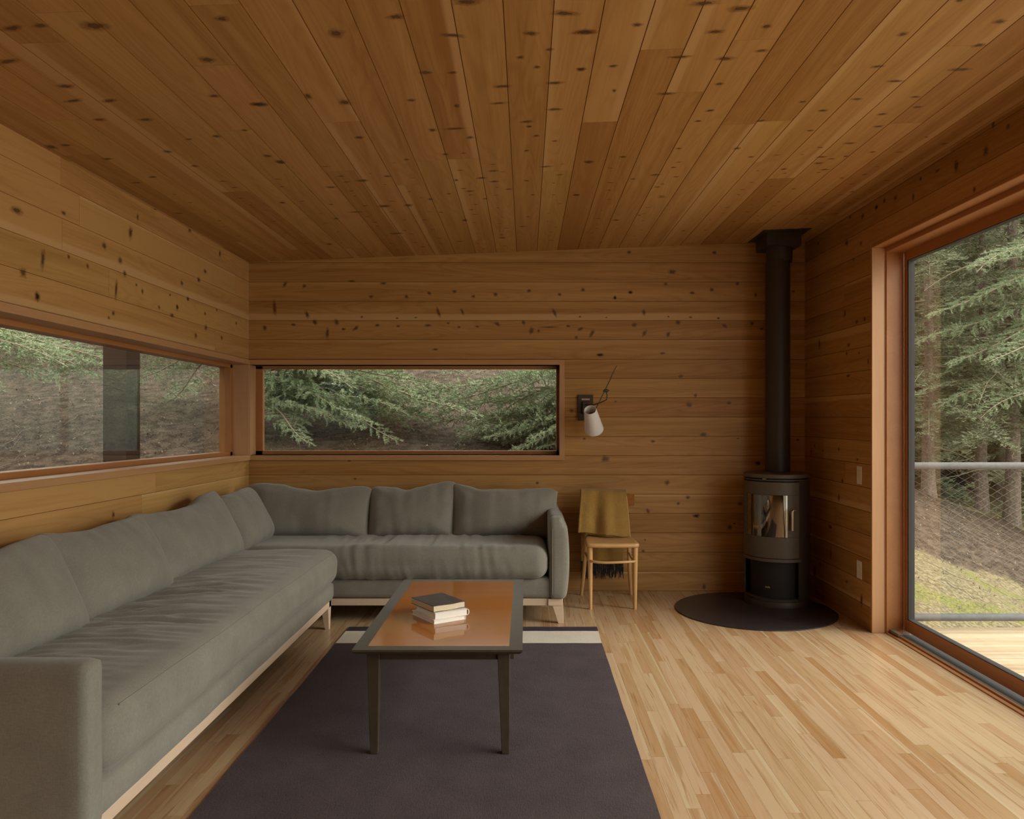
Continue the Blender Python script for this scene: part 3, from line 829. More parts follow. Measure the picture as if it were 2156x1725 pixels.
def pillow(name, parent, w, h, t, M, seed, sag=.05, ears=(.02, .02), lean_in=0.0, mats=None, top=(0, 0)):
    """stuffed cushion standing on its lower edge; local x = width, z = up, -y = front"""
    mb = MB(); nx, nz_ = 44, 30
    rnd = random.Random(seed)
    sd = seed * 3.1
    grid = {}
    vs = []; fs = []
    def P(i, j, side):
        u = -1 + 2 * i / nx; v = -1 + 2 * j / nz_
        u = math.sin(u * PI / 2) * .35 + u * .65
        v = math.sin(v * PI / 2) * .35 + v * .65
        prof = max(0.0, (1 - abs(u) ** 3.0)) ** .50 * max(0.0, (1 - abs(v) ** 2.8)) ** .46
        x = w / 2 * u * (1 - .035 * (1 - v * v))
        z = h / 2 * (1 + v)
        if v > 0:
            z -= sag * v * v * (1 - u * u) ** .8
            q_ = (u + 1) / 2 * (len(top) - 1); i_ = min(len(top) - 2, int(q_)); g_ = q_ - i_; g_ = g_ * g_ * (3 - 2 * g_)
            z += v ** 3 * (top[i_] + (top[i_ + 1] - top[i_]) * g_)
            z -= v ** 3 * .040 * max(0, (abs(u) - .80) / .20) ** 2.2
        else:
            z += .02 * v * v * (1 - u * u)
        belly = 1 + .28 * (-v)
        th = t / 2 * prof * belly
        q = Vector((x, 0, z))
        n1 = noise.noise(Vector((x * 4 + sd, z * 4, sd))) * .012 * prof
        # pull folds running in from the corners and the top
        fold = 0
        for cu, cv, k in ((-1, 1, 9), (1, 1, 9), (-1, -1, 7), (1, -1, 7)):
            du, dv = u - cu, v - cv
            r = math.hypot(du, dv)
            a = math.atan2(dv, du)
            fold += math.sin(a * k + sd + cu) * math.exp(-r * 1.8) * min(1, r * 2.2)
        cr = noise.noise(Vector((x * 16 + sd, z * 3.2, sd * 2))) * (.5 + .5 * abs(v))
        th2 = th + n1 + (fold * .010 + cr * .012) * prof
        q.y = -th2 if side == 0 else th2
        q.y += (.5 * t * .2) * (u * u) * (1 if side == 0 else 1) * .0
        return q
    for side in (0, 1):
        for j in range(nz_ + 1):
            for i in range(nx + 1):
                edge = i in (0, nx) or j in (0, nz_)
                if side == 1 and edge:
                    grid[(1, i, j)] = grid[(0, i, j)]; continue
                grid[(side, i, j)] = len(vs)
                vs.append(M @ P(i, j, side))
    for side in (0, 1):
        for j in range(nz_):
            for i in range(nx):
                q = [grid[(side, i, j)], grid[(side, i + 1, j)], grid[(side, i + 1, j + 1)], grid[(side, i, j + 1)]]
                fs.append(tuple(q if side == 0 else q[::-1]))
    mb.add(vs, fs)
    o = mb.build(name, mats or m_linen, parent, smooth=True, angle=180)
    sub = o.modifiers.new('smooth', 'SUBSURF'); sub.levels = 1; sub.render_levels = 1
    # welt around the seam
    ring = [(i, 0) for i in range(nx + 1)] + [(nx, j) for j in range(1, nz_ + 1)] + [(i, nz_) for i in range(nx - 1, -1, -1)] + [(0, j) for j in range(nz_ - 1, 0, -1)]
    return o

def place(loc, rz=0.0, lean=0.0, roll=0.0):
    return Matrix.Translation(loc) @ Matrix.Rotation(rz, 4, 'Z') @ Matrix.Rotation(-lean, 4, 'X') @ Matrix.Rotation(roll, 4, 'Y')

# -- long unit along the left wall
s1 = empty('sofa', (-1.74, 3.75, 0), 'long grey linen sofa with pale wooden base, along the left wall under the corner window', 'sofa', 'two units of the grey corner sofa')
def base_disp(p, n): return n * (noise.noise(p * 5) * .003)
b = MB()
soft_box(b, -2.19, -1.262, 2.30, 5.250, .193, .312, (.03, .03, .035), .05, base_disp)
b.build('seat_base', m_linen, s1, smooth=True, angle=180)
b = MB()
soft_box(b, -2.20, -2.06, 2.30, 5.245, .19, .70, .035, .06, base_disp)
b.build('backrest_frame', m_linen, s1, smooth=True, angle=180)
b = MB()
soft_box(b, -2.20, -1.252, 2.262, 2.362, .19, .690, (.022, .020, .030), .03, lambda p, n: n * (noise.noise(p * 4) * .002))
b.build('arm', m_linen, s1, smooth=True, angle=180)
def seat1(p, n):
    d = Vector((0, 0, 0))
    if n.z > .25:
        fx = max(0, min(1, (-1.28 - p.x) / .25)); fx2 = max(0, min(1, (p.x + 1.95) / .2))
        fy = max(0, 1 - abs(p.y - 3.55) / 1.75)
        w = noise.noise(Vector((p.x * 1.6 + 3 + .5 * math.sin(p.y * 2), (p.y + .35 * (p.x + 1.5) ** 2) * 13, 1)))
        w2 = noise.noise(Vector((p.x * 3.2, (p.y - .4 * p.x) * 22, 5)))
        w = 1 - abs(w) * 2.4
        d.z += (w * .022 + w2 * .008) * fx * fx2 * (.25 + .75 * fy)
        d.z += .012 * noise.noise(Vector((p.x * 2, p.y * 1.3, 3)))
    if n.x > .3:
        d.x += .006 * noise.noise(Vector((0, p.y * 2.2, p.z * 4))) + .003 * noise.noise(Vector((0, p.y * 8, p.z * 9)))
    if n.y > .3:
        d.y += .004 * noise.noise(Vector((p.x * 6, 0, p.z * 8)))
    return d
b = MB()
soft_box(b, -2.10, -1.232, 2.362, 5.262, .302, .532, (.085, .115, .085), .0155, seat1)
sc1 = b.build('seat_cushion', m_linen, s1, smooth=True, angle=180)
b = MB()
pts = []
for i in range(121):
    p_ = Vector((-1.2565, 2.45 + (5.16 - 2.45) * i / 120, .507))
    pts.append(p_ + seat1(p_, Vector((.72, 0, .69))))
b.tube(pts, .0022, 6)
b.build('piping', m_linen, sc1, smooth=True)
b = MB()
b.box(-1.335, -1.286, 2.28, 5.238, .146, .195)
b.box(-2.17, -2.12, 2.28, 5.238, .146, .195)
b.box(-2.17, -1.286, 2.28, 2.33, .146, .195)
b.box(-2.17, -1.286, 5.188, 5.238, .146, .195)
b.build('base_rail', m_ash, s1, bevel=.003)
for (x, y, dx, dy) in ((-1.311, 5.213, .012, .012), (-2.15, 5.213, .012, .012), (-1.311, 2.31, .012, -.012), (-2.15, 2.31, .012, -.012)):
    b = MB(); sy = 1 if y > 4 else -1
    b.taper((x + .006, y + sy * .004, 0), (.014, .015), (x, y - sy * .012, .147), (.025, .036))
    b.build('leg', m_ash, s1, bevel=.002)
for (y0, y1, hh, top, sd) in ((2.37, 3.40, .445, (0, 0, 0, .0, .02, .03), 3), (3.35, 4.20, .445, (.03, .0, -.01, .0, .0, .01), 5), (4.12, 5.24, .445, (.01, -.015, -.025, -.02, .03, .045), 8)):
    pillow('back_cushion', s1, (y1 - y0) * 1.0, hh, .27, place((-1.90, (y0 + y1) / 2, .475), PI / 2 - .055, math.radians(23)), sd, .012, top=top)

# -- unit along the back wall
s2 = empty('sofa', (-.95, 5.8, 0), 'grey linen sofa unit with one arm, standing along the back wall under the wide window', 'sofa', 'two units of the grey corner sofa')
b = MB()
soft_box(b, -2.17, .20, 5.345, 6.30, .166, .312, (.03, .03, .035), .05, base_disp)
b.build('seat_base', m_linen, s2, smooth=True, angle=180)
b = MB()
soft_box(b, -2.05, .25, 6.19, 6.32, .166, .70, .03, .06, base_disp)
b.build('backrest_frame', m_linen, s2, smooth=True, angle=180)
b = MB()
def arm2(p, n):
    d = Vector((0, 0, 0))
    k = (p.z - .17) / .54
    if n.x > .2 or p.x > .26: d.x += .026 * math.sin(max(0, min(1, k)) * PI) ** .8 - .018 + (-.018 if k > .9 else 0)
    d += n * noise.noise(p * 4) * .002
    if p.y < 5.5 and k > .8: d.y += .03 * ((k - .8) / .2) ** 2
    return d
soft_box(b, .158, .288, 5.325, 6.30, .166, .715, (.035, .030, .035), .022, arm2)
arm = b.build('arm', m_linen, s2, smooth=True, angle=180)
b = MB()
b.tube([(.178, 5.324 + (.03 * max(0, (z - .6) / .11) ** 2), z) for z in [.2 + .04 * i for i in range(12)]], .0025, 6)
b.build('piping', m_linen, arm, smooth=True)
def seat2(p, n):
    d = Vector((0, 0, 0))
    if n.z > .1 or n.y < -.1:
        w = noise.noise(Vector((p.x * 15 + 2.5 * p.z, p.y * 1.3, p.z * 2.0 + 7)))
        w2 = noise.noise(Vector((p.x * 26 + 4 * p.z, p.y * 3, 3 + p.z * 3)))
        f = max(0, min(1, (p.x + 1.9) / .5)) * max(0, min(1, (.1 - p.x) / .25))
        k = (.55 if n.y < -.6 else 1.0)
        m_ = .25 + 1.1 * max(0, .5 + noise.noise(Vector((p.x * 2.3, 4, p.z * 6 + p.y * 3))))
        d += n * ((1 - abs(w) * 2.4) * .006 + w2 * .007 + noise.noise(Vector((p.x * 44 + 6 * p.z, p.y * 5, p.z * 9))) * .0035) * f * k * m_
        d.z += .014 * noise.noise(Vector((p.x * 1.7, p.y * 2, 9))) * max(0, n.z)
    return d
b = MB()
soft_box(b, -2.04, .150, 5.285, 6.19, .302, .522, (.09, .085, .085), .0155, seat2)
sc2 = b.build('seat_cushion', m_linen, s2, smooth=True, angle=180)
b = MB()
b.box(-2.15, .19, 5.360, 5.405, .120, .168); b.box(-2.15, .19, 6.22, 6.265, .120, .168)
b.box(.150, .250, 5.350, 5.40, .120, .168); b.box(.205, .250, 5.36, 6.265, .120, .168)
b.build('base_rail', m_ash_x, s2, bevel=.003)
for (x, y) in ((.228, 5.37), (.228, 6.23), (-2.1, 5.38), (-2.1, 6.23)):
    b = MB(); sx_ = 1 if x > 0 else -1
    b.taper((x + sx_ * .010, y, 0), (.019, .016), (x - sx_ * .012, y + .005, .122), (.036, .022))
    b.build('leg', m_ash, s2, bevel=.002)
for (x0, x1, hh, top, sd) in ((-2.14, -1.155, .42, (.02, .028, .018, -.018, -.040, -.018, .0, .008), 13), (-1.19, -.515, .42, (.0, -.003, -.01, -.035, -.008, .018, .040, .045), 15), (-.565, .25, .42, (.045, .005, -.03, -.024, -.03, -.02, -.015, -.012), 18)):
    pillow('back_cushion', s2, x1 - x0, hh, .24, place(((x0 + x1) / 2, 5.885 + (.0 if sd != 15 else .015), .475), 0, math.radians(20)), sd, .0, top=top)
pillow('back_cushion', s2, .63, .445, .25, place((-1.895, 5.545, .475), PI / 2, math.radians(21)), 23, .0, top=(-.02, -.025, -.02, -.01, -.01))

# ------------------------------------------------------------------ rug
rg = empty('rug', (-.35, 3.4, 0), 'charcoal wool rug with a cream band near its far end, under the coffee table', 'rug')
def slab(mb, x0, x1, y0, y1, z0, z1, seed, m=0, nx=60, ny=60):
    vs = []; fs = []
    def w(t_, s_): return .004 * noise.noise(Vector((t_ * 3, s_, seed)))
    for j in range(ny + 1):
        y = y0 + (y1 - y0) * j / ny
        xa, xb = x0 + w(y, 1), x1 + w(y, 5)
        for i in range(nx + 1):
            x = xa + (xb - xa) * i / nx
            vs.append((x, y, z1 + .0012 * noise.noise(Vector((x * 9, y * 9, 2)))))
    for j in range(ny):
        for i in range(nx):
            a = j * (nx + 1) + i
            fs.append((a, a + 1, a + nx + 2, a + nx + 1))
    b0 = len(vs)
    ring = [i for i in range(nx + 1)] + [j * (nx + 1) + nx for j in range(1, ny + 1)] + [ny * (nx + 1) + i for i in range(nx - 1, -1, -1)] + [j * (nx + 1) for j in range(ny - 1, 0, -1)]
    for r in ring: vs.append((vs[r][0], vs[r][1], z0))
    n = len(ring)
    for k in range(n):
        k2 = (k + 1) % n
        fs.append((ring[k2], ring[k], b0 + k, b0 + k2))
    mb.add(vs, fs, m)
b = MB(); slab(b, -1.168, .468, 1.30, 4.866, .001, .008, 1)
b.build('rug_field', m_rug, rg, smooth=True)
b = MB(); slab(b, -1.168, .468, 4.866, 5.140, .001, .008, 1)
tag(b.build('rug_band', m_rug_c, rg, smooth=True), 'cream band')
b = MB(); slab(b, -1.168, .468, 5.140, 5.245, .001, .008, 1)
tag(b.build('rug_end', m_rug_e, rg, smooth=True), 'dark blue end stripe')

# ------------------------------------------------------------------ coffee table
TZ = .450
tb = empty('coffee_table', (-.36, 3.92, .008), 'low coffee table with orange wood top framed in dark olive wood, on the rug', 'coffee table')
tx0, tx1, ty0, ty1, bw = -.708, -.0135, 3.222, 4.62, .055
b = MB()
z0 = TZ - .020
b.add([(tx0, ty0, TZ), (tx1, ty0, TZ), (tx1, ty1, TZ), (tx0, ty1, TZ), (tx0 + bw, ty0 + bw, TZ), (tx1 - bw, ty0 + bw, TZ), (tx1 - bw, ty1 - bw, TZ), (tx0 + bw, ty1 - bw, TZ),
       (tx0 + .012, ty0 + .012, z0), (tx1 - .012, ty0 + .012, z0), (tx1 - .012, ty1 - .012, z0), (tx0 + .012, ty1 - .012, z0),
       (tx0, ty0, TZ - .008), (tx1, ty0, TZ - .008), (tx1, ty1, TZ - .008), (tx0, ty1, TZ - .008)],
      [(0, 1, 5, 4), (1, 2, 6, 5), (2, 3, 7, 6), (3, 0, 4, 7), (11, 10, 9, 8),
       (12, 13, 1, 0), (13, 14, 2, 1), (14, 15, 3, 2), (15, 12, 0, 3), (8, 9, 13, 12), (9, 10, 14, 13), (10, 11, 15, 14), (11, 8, 12, 15)])
b.build('table_frame', m_tabd, tb)
b = MB(); b.box(tx0 + bw, tx1 - bw, ty0 + bw, ty1 - bw, TZ - .006, TZ + .0004)
b.build('table_top', m_cherry, tb)
az0, az1 = .392, TZ - .0195
ax0, ax1, ay0, ay1 = tx0 + .052, tx1 - .048, ty0 + .05, ty1 - .05
for q in ((ax0 + .03, ax1 - .03, ay0 + .012, ay0 + .03), (ax0 + .03, ax1 - .03, ay1 - .03, ay1 - .012), (ax0 + .012, ax0 + .03, ay0 + .03, ay1 - .03), (ax1 - .03, ax1 - .012, ay0 + .03, ay1 - .03)):
    b = MB(); b.box(*q, az0, az1); b.build('apron', m_legd, tb, bevel=.002)
for sx_, sy_ in ((0, 0), (1, 0), (0, 1), (1, 1)):
    X = ax0 + .025 if sx_ == 0 else ax1 - .030
    Y = ay0 + .028 if sy_ == 0 else ay1 - .028
    fx = (X + .006 + .0) if sx_ == 0 else X + .008
    fy = Y - .022 if sy_ == 0 else Y + .022
    b = MB(); b.taper((fx, fy, .009), (.0155, .0155), (X, Y, az1), (.0265, .026))
    b.build('leg', m_legd, tb, bevel=.002)

# ------------------------------------------------------------------ books on the table
def book(z, th, ang, c, L, W, mc, mp, label, cover_t=.0022, spine=False, wavy=0.0, over=.003, lining=None):
    e = empty('book', (c[0], c[1], z), label, 'book', 'stack of books on the coffee table')
    R = Matrix.Translation((c[0], c[1], 0)) @ Matrix.Rotation(ang, 4, 'Z')
    # local: x along the short side (-x = fore edge ... +x = spine), y along the long side
    n = 24
    def sheet(za, zb, x0, x1, y0, y1, amp):
        b = MB(); vs = []; fs = []
        for s_ in (za, zb):
            for j in range(n + 1):
                y = y0 + (y1 - y0) * j / n
                for i in range(n + 1):
                    x = x0 + (x1 - x0) * i / n
                    dz = amp * noise.noise(Vector((x * 18, y * 14, 4))) if amp else 0
                    vs.append(R @ Vector((x, y, s_ + dz)))
        m_ = (n + 1) * (n + 1)
        for j in range(n):
            for i in range(n):
                a = j * (n + 1) + i
                fs.append((a + n + 1, a + n + 2, a + 1, a)); fs.append((m_ + a, m_ + a + 1, m_ + a + n + 2, m_ + a + n + 1))
        for k in range(n):
            a = k; fs.append((a, a + 1, m_ + a + 1, m_ + a))
            a = n * (n + 1) + k; fs.append((m_ + a, m_ + a + 1, a + 1, a))
            a = k * (n + 1); fs.append((m_ + a, m_ + a + n + 1, a + n + 1, a))
            a = k * (n + 1) + n; fs.append((a, a + n + 1, m_ + a + n + 1, m_ + a))
        b.add(vs, fs); return b
    sheet(z + cover_t, z + th - cover_t, -W / 2 + over, W / 2 - over, -L / 2 + over, L / 2 - over, wavy).build('pages', mp, e)
    sheet(z, z + cover_t, -W / 2, W / 2, -L / 2, L / 2, wavy).build('cover', mc, e)
    sheet(z + th - cover_t, z + th, -W / 2, W / 2, -L / 2, L / 2, wavy).build('cover', mc, e)
    b = MB()
    if spine:
        prof = []
        for k in range(13):
            a = -PI / 2 + PI * k / 12
            prof.append((W / 2 - .002 + .011 * math.cos(a), z + th / 2 + (th / 2) * math.sin(a)))
        inner = [(x - .0025 if i not in (0, 12) else x, z_) for i, (x, z_) in enumerate(prof)]
        vs = []
        for y in (-L / 2, L / 2):
            for x, z_ in prof: vs.append(R @ Vector((x, y, z_)))
            for x, z_ in prof: vs.append(R @ Vector((W / 2 - .002 + (x - W / 2 + .002) * .72, y, z + th / 2 + (z_ - z - th / 2) * .84)))
        N = 13; fs = []
        for k in range(N - 1):
            fs.append((k, 2 * N + k, 2 * N + k + 1, k + 1))
            fs.append((N + k + 1, 3 * N + k + 1, 3 * N + k, N + k))
            fs.append((k, k + 1, N + k + 1, N + k))
            fs.append((2 * N + k + 1, 2 * N + k, 3 * N + k, 3 * N + k + 1))
        b.add(vs, fs)
    else:
        b.box(W / 2 - .0025, W / 2, -L / 2, L / 2, z, z + th, M=R)
    b.build('spine', mc, e, smooth=spine)
    return e
BA = math.radians(33.5)
zt = TZ + .0006
book(zt, .020, BA + math.radians(1), (-.413, 3.755), .224, .168, m_cover, m_paperw, 'flat white book at the bottom of the stack on the coffee table')
book(zt + .0202, .029, BA - math.radians(3), (-.400, 3.762), .222, .166, m_cover, m_paperw, 'thick white book with rounded spine, in the middle of the stack', spine=True)
book(zt + .0500, .029, BA + math.radians(2), (-.418, 3.772), .222, .168, m_coverb, m_paper, 'dark covered book with uneven cream pages, topmost of the stack', wavy=.0025, over=.001)

# ------------------------------------------------------------------ chair and blanket
ch = empty('chair', (.63, 5.9, 0), 'light beech wood chair with an ochre blanket over its back, against the wall', 'chair')
b = MB()
def seatd(p, n):
    d = Vector((0, 0, 0))
    if p.y < 5.9: d.y -= .018 * (1 - ((p.x - .63) / .2) ** 2)
    if p.y > 5.9: d.x -= (p.x - .63) * .10 * min(1, (p.y - 5.9) / .2)
    if n.z > .5: d.z -= .006 * max(0, 1 - ((p.x - .63) / .17) ** 2) * max(0, 1 - ((p.y - 5.9) / .17) ** 2)
    return d
soft_box(b, .437, .823, 5.725, 6.115, .448, .483, (.030, .030, .010), .014, seatd)
b.build('seat', m_beech, ch, smooth=True, angle=180)
for (xt, yt, xb, yb) in ((.466, 5.757, .470, 5.752), (.795, 5.757, .792, 5.752)):
    b = MB(); b.tube([(xb, yb, 0), (xb + (xt - xb) * .5, (yb + yt) / 2, .24), (xt, yt, .449)], [.0125, .017, .0205], 14)
    b.build('leg', m_beech, ch, smooth=True, angle=50)
for sx_ in (-1, 1):
    x = .63 + sx_ * .165
    b = MB()
    b.tube([(x + sx_ * .030, 6.215, 0), (x + sx_ * .012, 6.16, .20), (x, 6.11, .44), (x - sx_ * .010, 6.125, .60), (x - sx_ * .022, 6.155, .78)], [.013, .015, .017, .015, .013], 14)
    b.build('leg', m_beech, ch, smooth=True, angle=50)
    b = MB(); b.tube([(.63 + sx_ * .163, 5.76, .345), (.63 + sx_ * .165, 5.95, .335), (.63 + sx_ * .168, 6.12, .345)], .009, 10)
    b.build('stretcher', m_beech, ch, smooth=True, angle=50)
b = MB()
b.tube([(.63 + .165 * math.sin(a), 5.755 - .075 * math.cos(a) + .0, .352 + .002 * math.sin(3 * a)) for a in [(-PI / 2) + PI * i / 20 for i in range(21)]], .0095, 10)
b.build('stretcher', m_beech, ch, smooth=True, angle=50)
b = MB()
vs = []; fs = []
N = 24
for i in range(N + 1):
    u = -1 + 2 * i / N
    x = .635 + u * .205; y = 6.165 - .045 * (u * u) - .0
    for (zz, yy) in ((.69 + .02 * u * u, .0), (.800, .012), (.800, .024), (.69 + .02 * u * u, .012)):
        vs.append((x, y + yy, zz))
for i in range(N):
    for k in range(4):
        k2 = (k + 1) % 4
        fs.append((i * 4 + k, (i + 1) * 4 + k, (i + 1) * 4 + k2, i * 4 + k2))
fs += [(0, 1, 2, 3), tuple(N * 4 + k for k in (3, 2, 1, 0))]
b.add(vs, fs)
b.build('backrest', m_beech_back, ch, smooth=True, angle=40)

bl = empty('blanket', (.61, 6.12, .80), 'ochre wool blanket with black fringe, draped over the back of the beech chair', 'blanket')
NX, NS = 60, 110
path = []   # (y, z) down the front, over the rail, down behind
front = [(6.012, .502), (6.030, .60), (6.058, .70), (6.085, .79), (6.105, .822), (6.145, .832), (6.185, .822), (6.200, .79)]
back = [(6.212, .70), (6.225, .55), (6.232, .42), (6.236, .30), (6.238, .262)]
pp = front + back
def along(t):
    L = [0]
    for i in range(1, len(pp)): L.append(L[-1] + math.dist(pp[i], pp[i - 1]))
    s_ = t * L[-1]
    for i in range(1, len(pp)):
        if s_ <= L[i] + 1e-9:
            f = (s_ - L[i - 1]) / (L[i] - L[i - 1])
            return pp[i - 1][0] + (pp[i][0] - pp[i - 1][0]) * f, pp[i - 1][1] + (pp[i][1] - pp[i - 1][1]) * f
    return pp[-1]
def bx(u, t):
    w = .175 + .022 * max(0, 1 - t / .3) + (.0 if t < .5 else -.02 * (t - .5))
    y, z = along(t)
    fr = max(0, min(1, (.42 - t) / .3))
    x = .600 + u * w - .006 * fr
    y += -.020 * fr * (math.sin(u * 4.2 + .6) + .5 * math.sin(u * 9 + 1)) - .006 * fr
    y += .004 * noise.noise(Vector((x * 20, z * 12, 3)))
    if t < .5:
        z += (-.018 * u) * (1 - t * 2) + .004 * math.sin(u * 7) * (1 - t * 2)
    else:
        y += .006 * math.sin(u * 8)
    return Vector((x, y, z))
vs = [bx(-1 + 2 * i / NX, j / NS) for j in range(NS + 1) for i in range(NX + 1)]
fs = [(j * (NX + 1) + i, j * (NX + 1) + i + 1, (j + 1) * (NX + 1) + i + 1, (j + 1) * (NX + 1) + i) for j in range(NS) for i in range(NX)]
b = MB(); b.add(vs, fs)
o = b.build('blanket_cloth', m_yellow, bl, smooth=True, angle=180)
so = o.modifiers.new('thick', 'SOLIDIFY'); so.thickness = .012; so.offset = 0
# second layer of the folded front edge
b = MB()
vs = []
for j in range(9):
    for i in range(41):
        u = -1 + 2 * i / 40
        p = bx(u * .80 + .08, .0 + .0 * j)
        vs.append(Vector((p.x, p.y + .020 + .012 * j / 8, p.z - .014 + .05 * j / 8)))
b.add(vs, [(j * 41 + i, j * 41 + i + 1, (j + 1) * 41 + i + 1, (j + 1) * 41 + i) for j in range(8) for i in range(40)])
o = b.build('folded_edge', m_yellow, bl, smooth=True, angle=180)
so = o.modifiers.new('thick', 'SOLIDIFY'); so.thickness = .010; so.offset = 0
b = MB(); rf = random.Random(5)
for i in range(120):
    u = -1 + 2 * (i + rf.random() * .6) / 120
    p = bx(u, 1.0)
    x, y, z = p; L = rf.uniform(.09, .145); pts = []
    a = rf.uniform(-.012, .012)
    for k in range(6):
        pts.append((x + a * k / 5 + rf.uniform(-.003, .003), y + rf.uniform(-.004, .004), z - L * k / 5))
    b.tube(pts, [.0028, .0032, .0030, .0032, .0028, .002], 5)
tag(b.build('fringe', m_fringe, bl, smooth=True, angle=180), 'black yarn fringe')

# ------------------------------------------------------------------ wall lamp
lp = empty('wall_lamp', (.477, YB, 1.47), 'dark bronze wall lamp with jointed arm and white cone shade, on the back wall', 'lamp')
b = MB(); b.box(.4185, .5395, 6.343, 6.364, 1.367, 1.572)
plate = b.build('backplate', m_bronze, lp, bevel=.002)
b = MB(); b.box(.447, .512, 6.340, 6.344, 1.530, 1.543); b.build('switch', m_slot, plate)
b = MB(); b.box(.452, .486, 6.315, 6.345, 1.42, 1.515); b.build('mounting_block', m_bronze, lp, bevel=.003)
jt = px(1275.8, 823, 6.16)
b = MB(); b.tube([(.475, 6.32, 1.49), (.490, 6.28, 1.492), tuple(px(1249, 853, 6.25)), tuple(px(1263, 848.5, 6.20)), tuple(px(1277, 842, 6.17)), tuple(px(1278.3, 833, 6.165)), tuple(jt)], .0042, 10)
b.build('arm', m_bronze, lp, smooth=True)
b = MB()
soft_box(b, jt.x - .017, jt.x + .017, jt.y - .018, jt.y + .014, jt.z - .013, jt.z + .013, .009, .004)
b.tube([(jt.x - .022, jt.y - .004, jt.z - .002), (jt.x + .024, jt.y - .004, jt.z + .002)], .006, 10)
b.build('joint', m_bronze, lp, smooth=True)
A, B_ = px(1246, 878, 6.115), px(1286.6, 795.5, 6.14)
b = MB(); b.tube([A, px(1256.3, 857.6, 6.125), B_], .0036, 10)
b.build('rod', m_bronze, lp, smooth=True)
b = MB(); b.tube([B_, px(1294, 779, 6.15), px(1298.5, 770, 6.155)], [.0052, .0040, .0036], 10)
tag(b.build('rod_tip', plain('brown_rod_tip', (.16, .07, .03), .5), lp, smooth=True), 'brown handle end')
T0, T1 = px(1242.6, 863.2, 6.045), px(1250.8, 904.5, 6.20)
ax = (T1 - T0); LL = ax.length; ax.normalize()
Rm = ax.to_track_quat('Z', 'Y').to_matrix().to_4x4()
b = MB(); n = 48
prof = [(.0475, 0), (.0745, LL), (.0735, LL), (.0455, .001)]
vs = []; fs = []
for k in range(n):
    a = 2 * PI * k / n
    for r, z in ((.0475, 0), (.061, LL * .5), (.0745, LL), (.0720, LL), (.0585, LL * .5), (.0445, 0)):
        vs.append(T0 + Rm @ Vector((r * math.cos(a), r * math.sin(a), z)))
for k in range(n):
    k2 = (k + 1) % n
    for i in range(6):
        i2 = (i + 1) % 6
        fs.append((k * 6 + i, k2 * 6 + i, k2 * 6 + i2, k * 6 + i2))
b.add(vs, fs)
sh = b.build('lamp_shade', m_shade, lp, smooth=True, angle=50)
b = MB()
for z, r0, r1 in ((LL * .30, .005, .024),):
    c = T0 + ax * z
    vs = []; n = 24
    for zz in (-.012, .03):
        for k in range(n):
            a = 2 * PI * k / n; vs.append(c + Rm @ Vector((r1 * math.cos(a), r1 * math.sin(a), zz)))
    b.add(vs, [(k, (k + 1) % n, n + (k + 1) % n, n + k) for k in range(n)] + [tuple(range(n - 1, -1, -1)), tuple(range(n, 2 * n))])
    for k in range(3):
        a = 2 * PI * k / 3 + .4
        b.tube([c, c + Rm @ Vector((.05 * math.cos(a), .05 * math.sin(a), 0))], .0015, 6)
b.tube([A, T0 + ax * LL * .28], .0035, 8)
b.build('bulb_holder', m_bronze, lp, smooth=True, angle=50)

# ------------------------------------------------------------------ stove, pipe, hearth plate
hp = MB(); HX, HY, HR = 1.652, 5.722, .566
hp.lathe([(0, .0012), (HR, .0012), (HR, .006), (HR - .002, .0075), (0, .0075)], 128, c=(HX, HY, 0), flip=False)
o = hp.build('hearth_plate', m_hearth, smooth=True, angle=30)
tag(o, 'round black steel hearth plate on the floor under the wood stove', 'hearth plate')

SX, SY = 1.888, 5.965
FA = math.atan2(-math.cos(math.radians(39)), -math.sin(math.radians(39)))
st = empty('wood_stove', (SX, SY, .0075), 'dark grey cylindrical wood stove with curved glass door, on the round plate', 'stove')
D = math.radians
def shell(mb, r0, r1, z0, z1, a0, a1, n=40, mat=0, e=.0015):
    """curved slab between radii r0 < r1"""
    mb.lathe([(r0, z0), (r1 - e, z0), (r1, z0 + e), (r1, z1 - e), (r1 - e, z1), (r0, z1), (r0, z0)], n, FA + a0, FA + a1, (SX, SY, 0), mat)
    for a, fl in ((FA + a0, 0), (FA + a1, 1)):
        P = [(SX + r * math.cos(a), SY + r * math.sin(a), z) for r, z in ((r0, z0), (r1, z0), (r1, z1), (r0, z1))]
        mb.add(P, [(3, 2, 1, 0) if fl else (0, 1, 2, 3)], mat)
R0 = .236
b = MB(); b.lathe([(0, .0080), (R0 + .002, .0080), (R0 + .002, .046), (R0 - .001, .050), (0, .050)], 96, c=(SX, SY, 0))
b.build('base_plate', m_black, st, smooth=True, angle=40)
b = MB(); b.lathe([(0, .345), (R0 - .012, .345), (R0 - .012, .949), (0, .949)], 96, c=(SX, SY, 0))
b.build('firebox', m_dark, st, smooth=True, angle=40)
b = MB(); shell(b, R0 - .012, R0, .050, .930, D(63.2), D(360 - 63.2), 90)
b.build('side_panel', m_black, st, smooth=True, angle=40)
b = MB()
shell(b, .10, .19, .050, .345, D(-90), D(90), 40)
b.build('inner_lining', m_dark, st, smooth=True, angle=40)
b = MB(); shell(b, R0 - .05, R0 - .004, .050, .072, D(-63), D(63), 50)
lip = b.build('front_lip', m_black, st, smooth=True, angle=40)
b = MB()
rr = random.Random(2)
for k in range(5):
    a = D(-3.0 + 2.1 * k)
    shell(b, .188, .1915, .142, .142 + (.012, .009, .009, .012, .009)[k], a, a + D(1.5), 3, e=.0004)
b.build('emblem', m_steel, st)
b = MB(); shell(b, R0 - .03, R0 + .003, .340, .364, D(-66), D(66), 60)
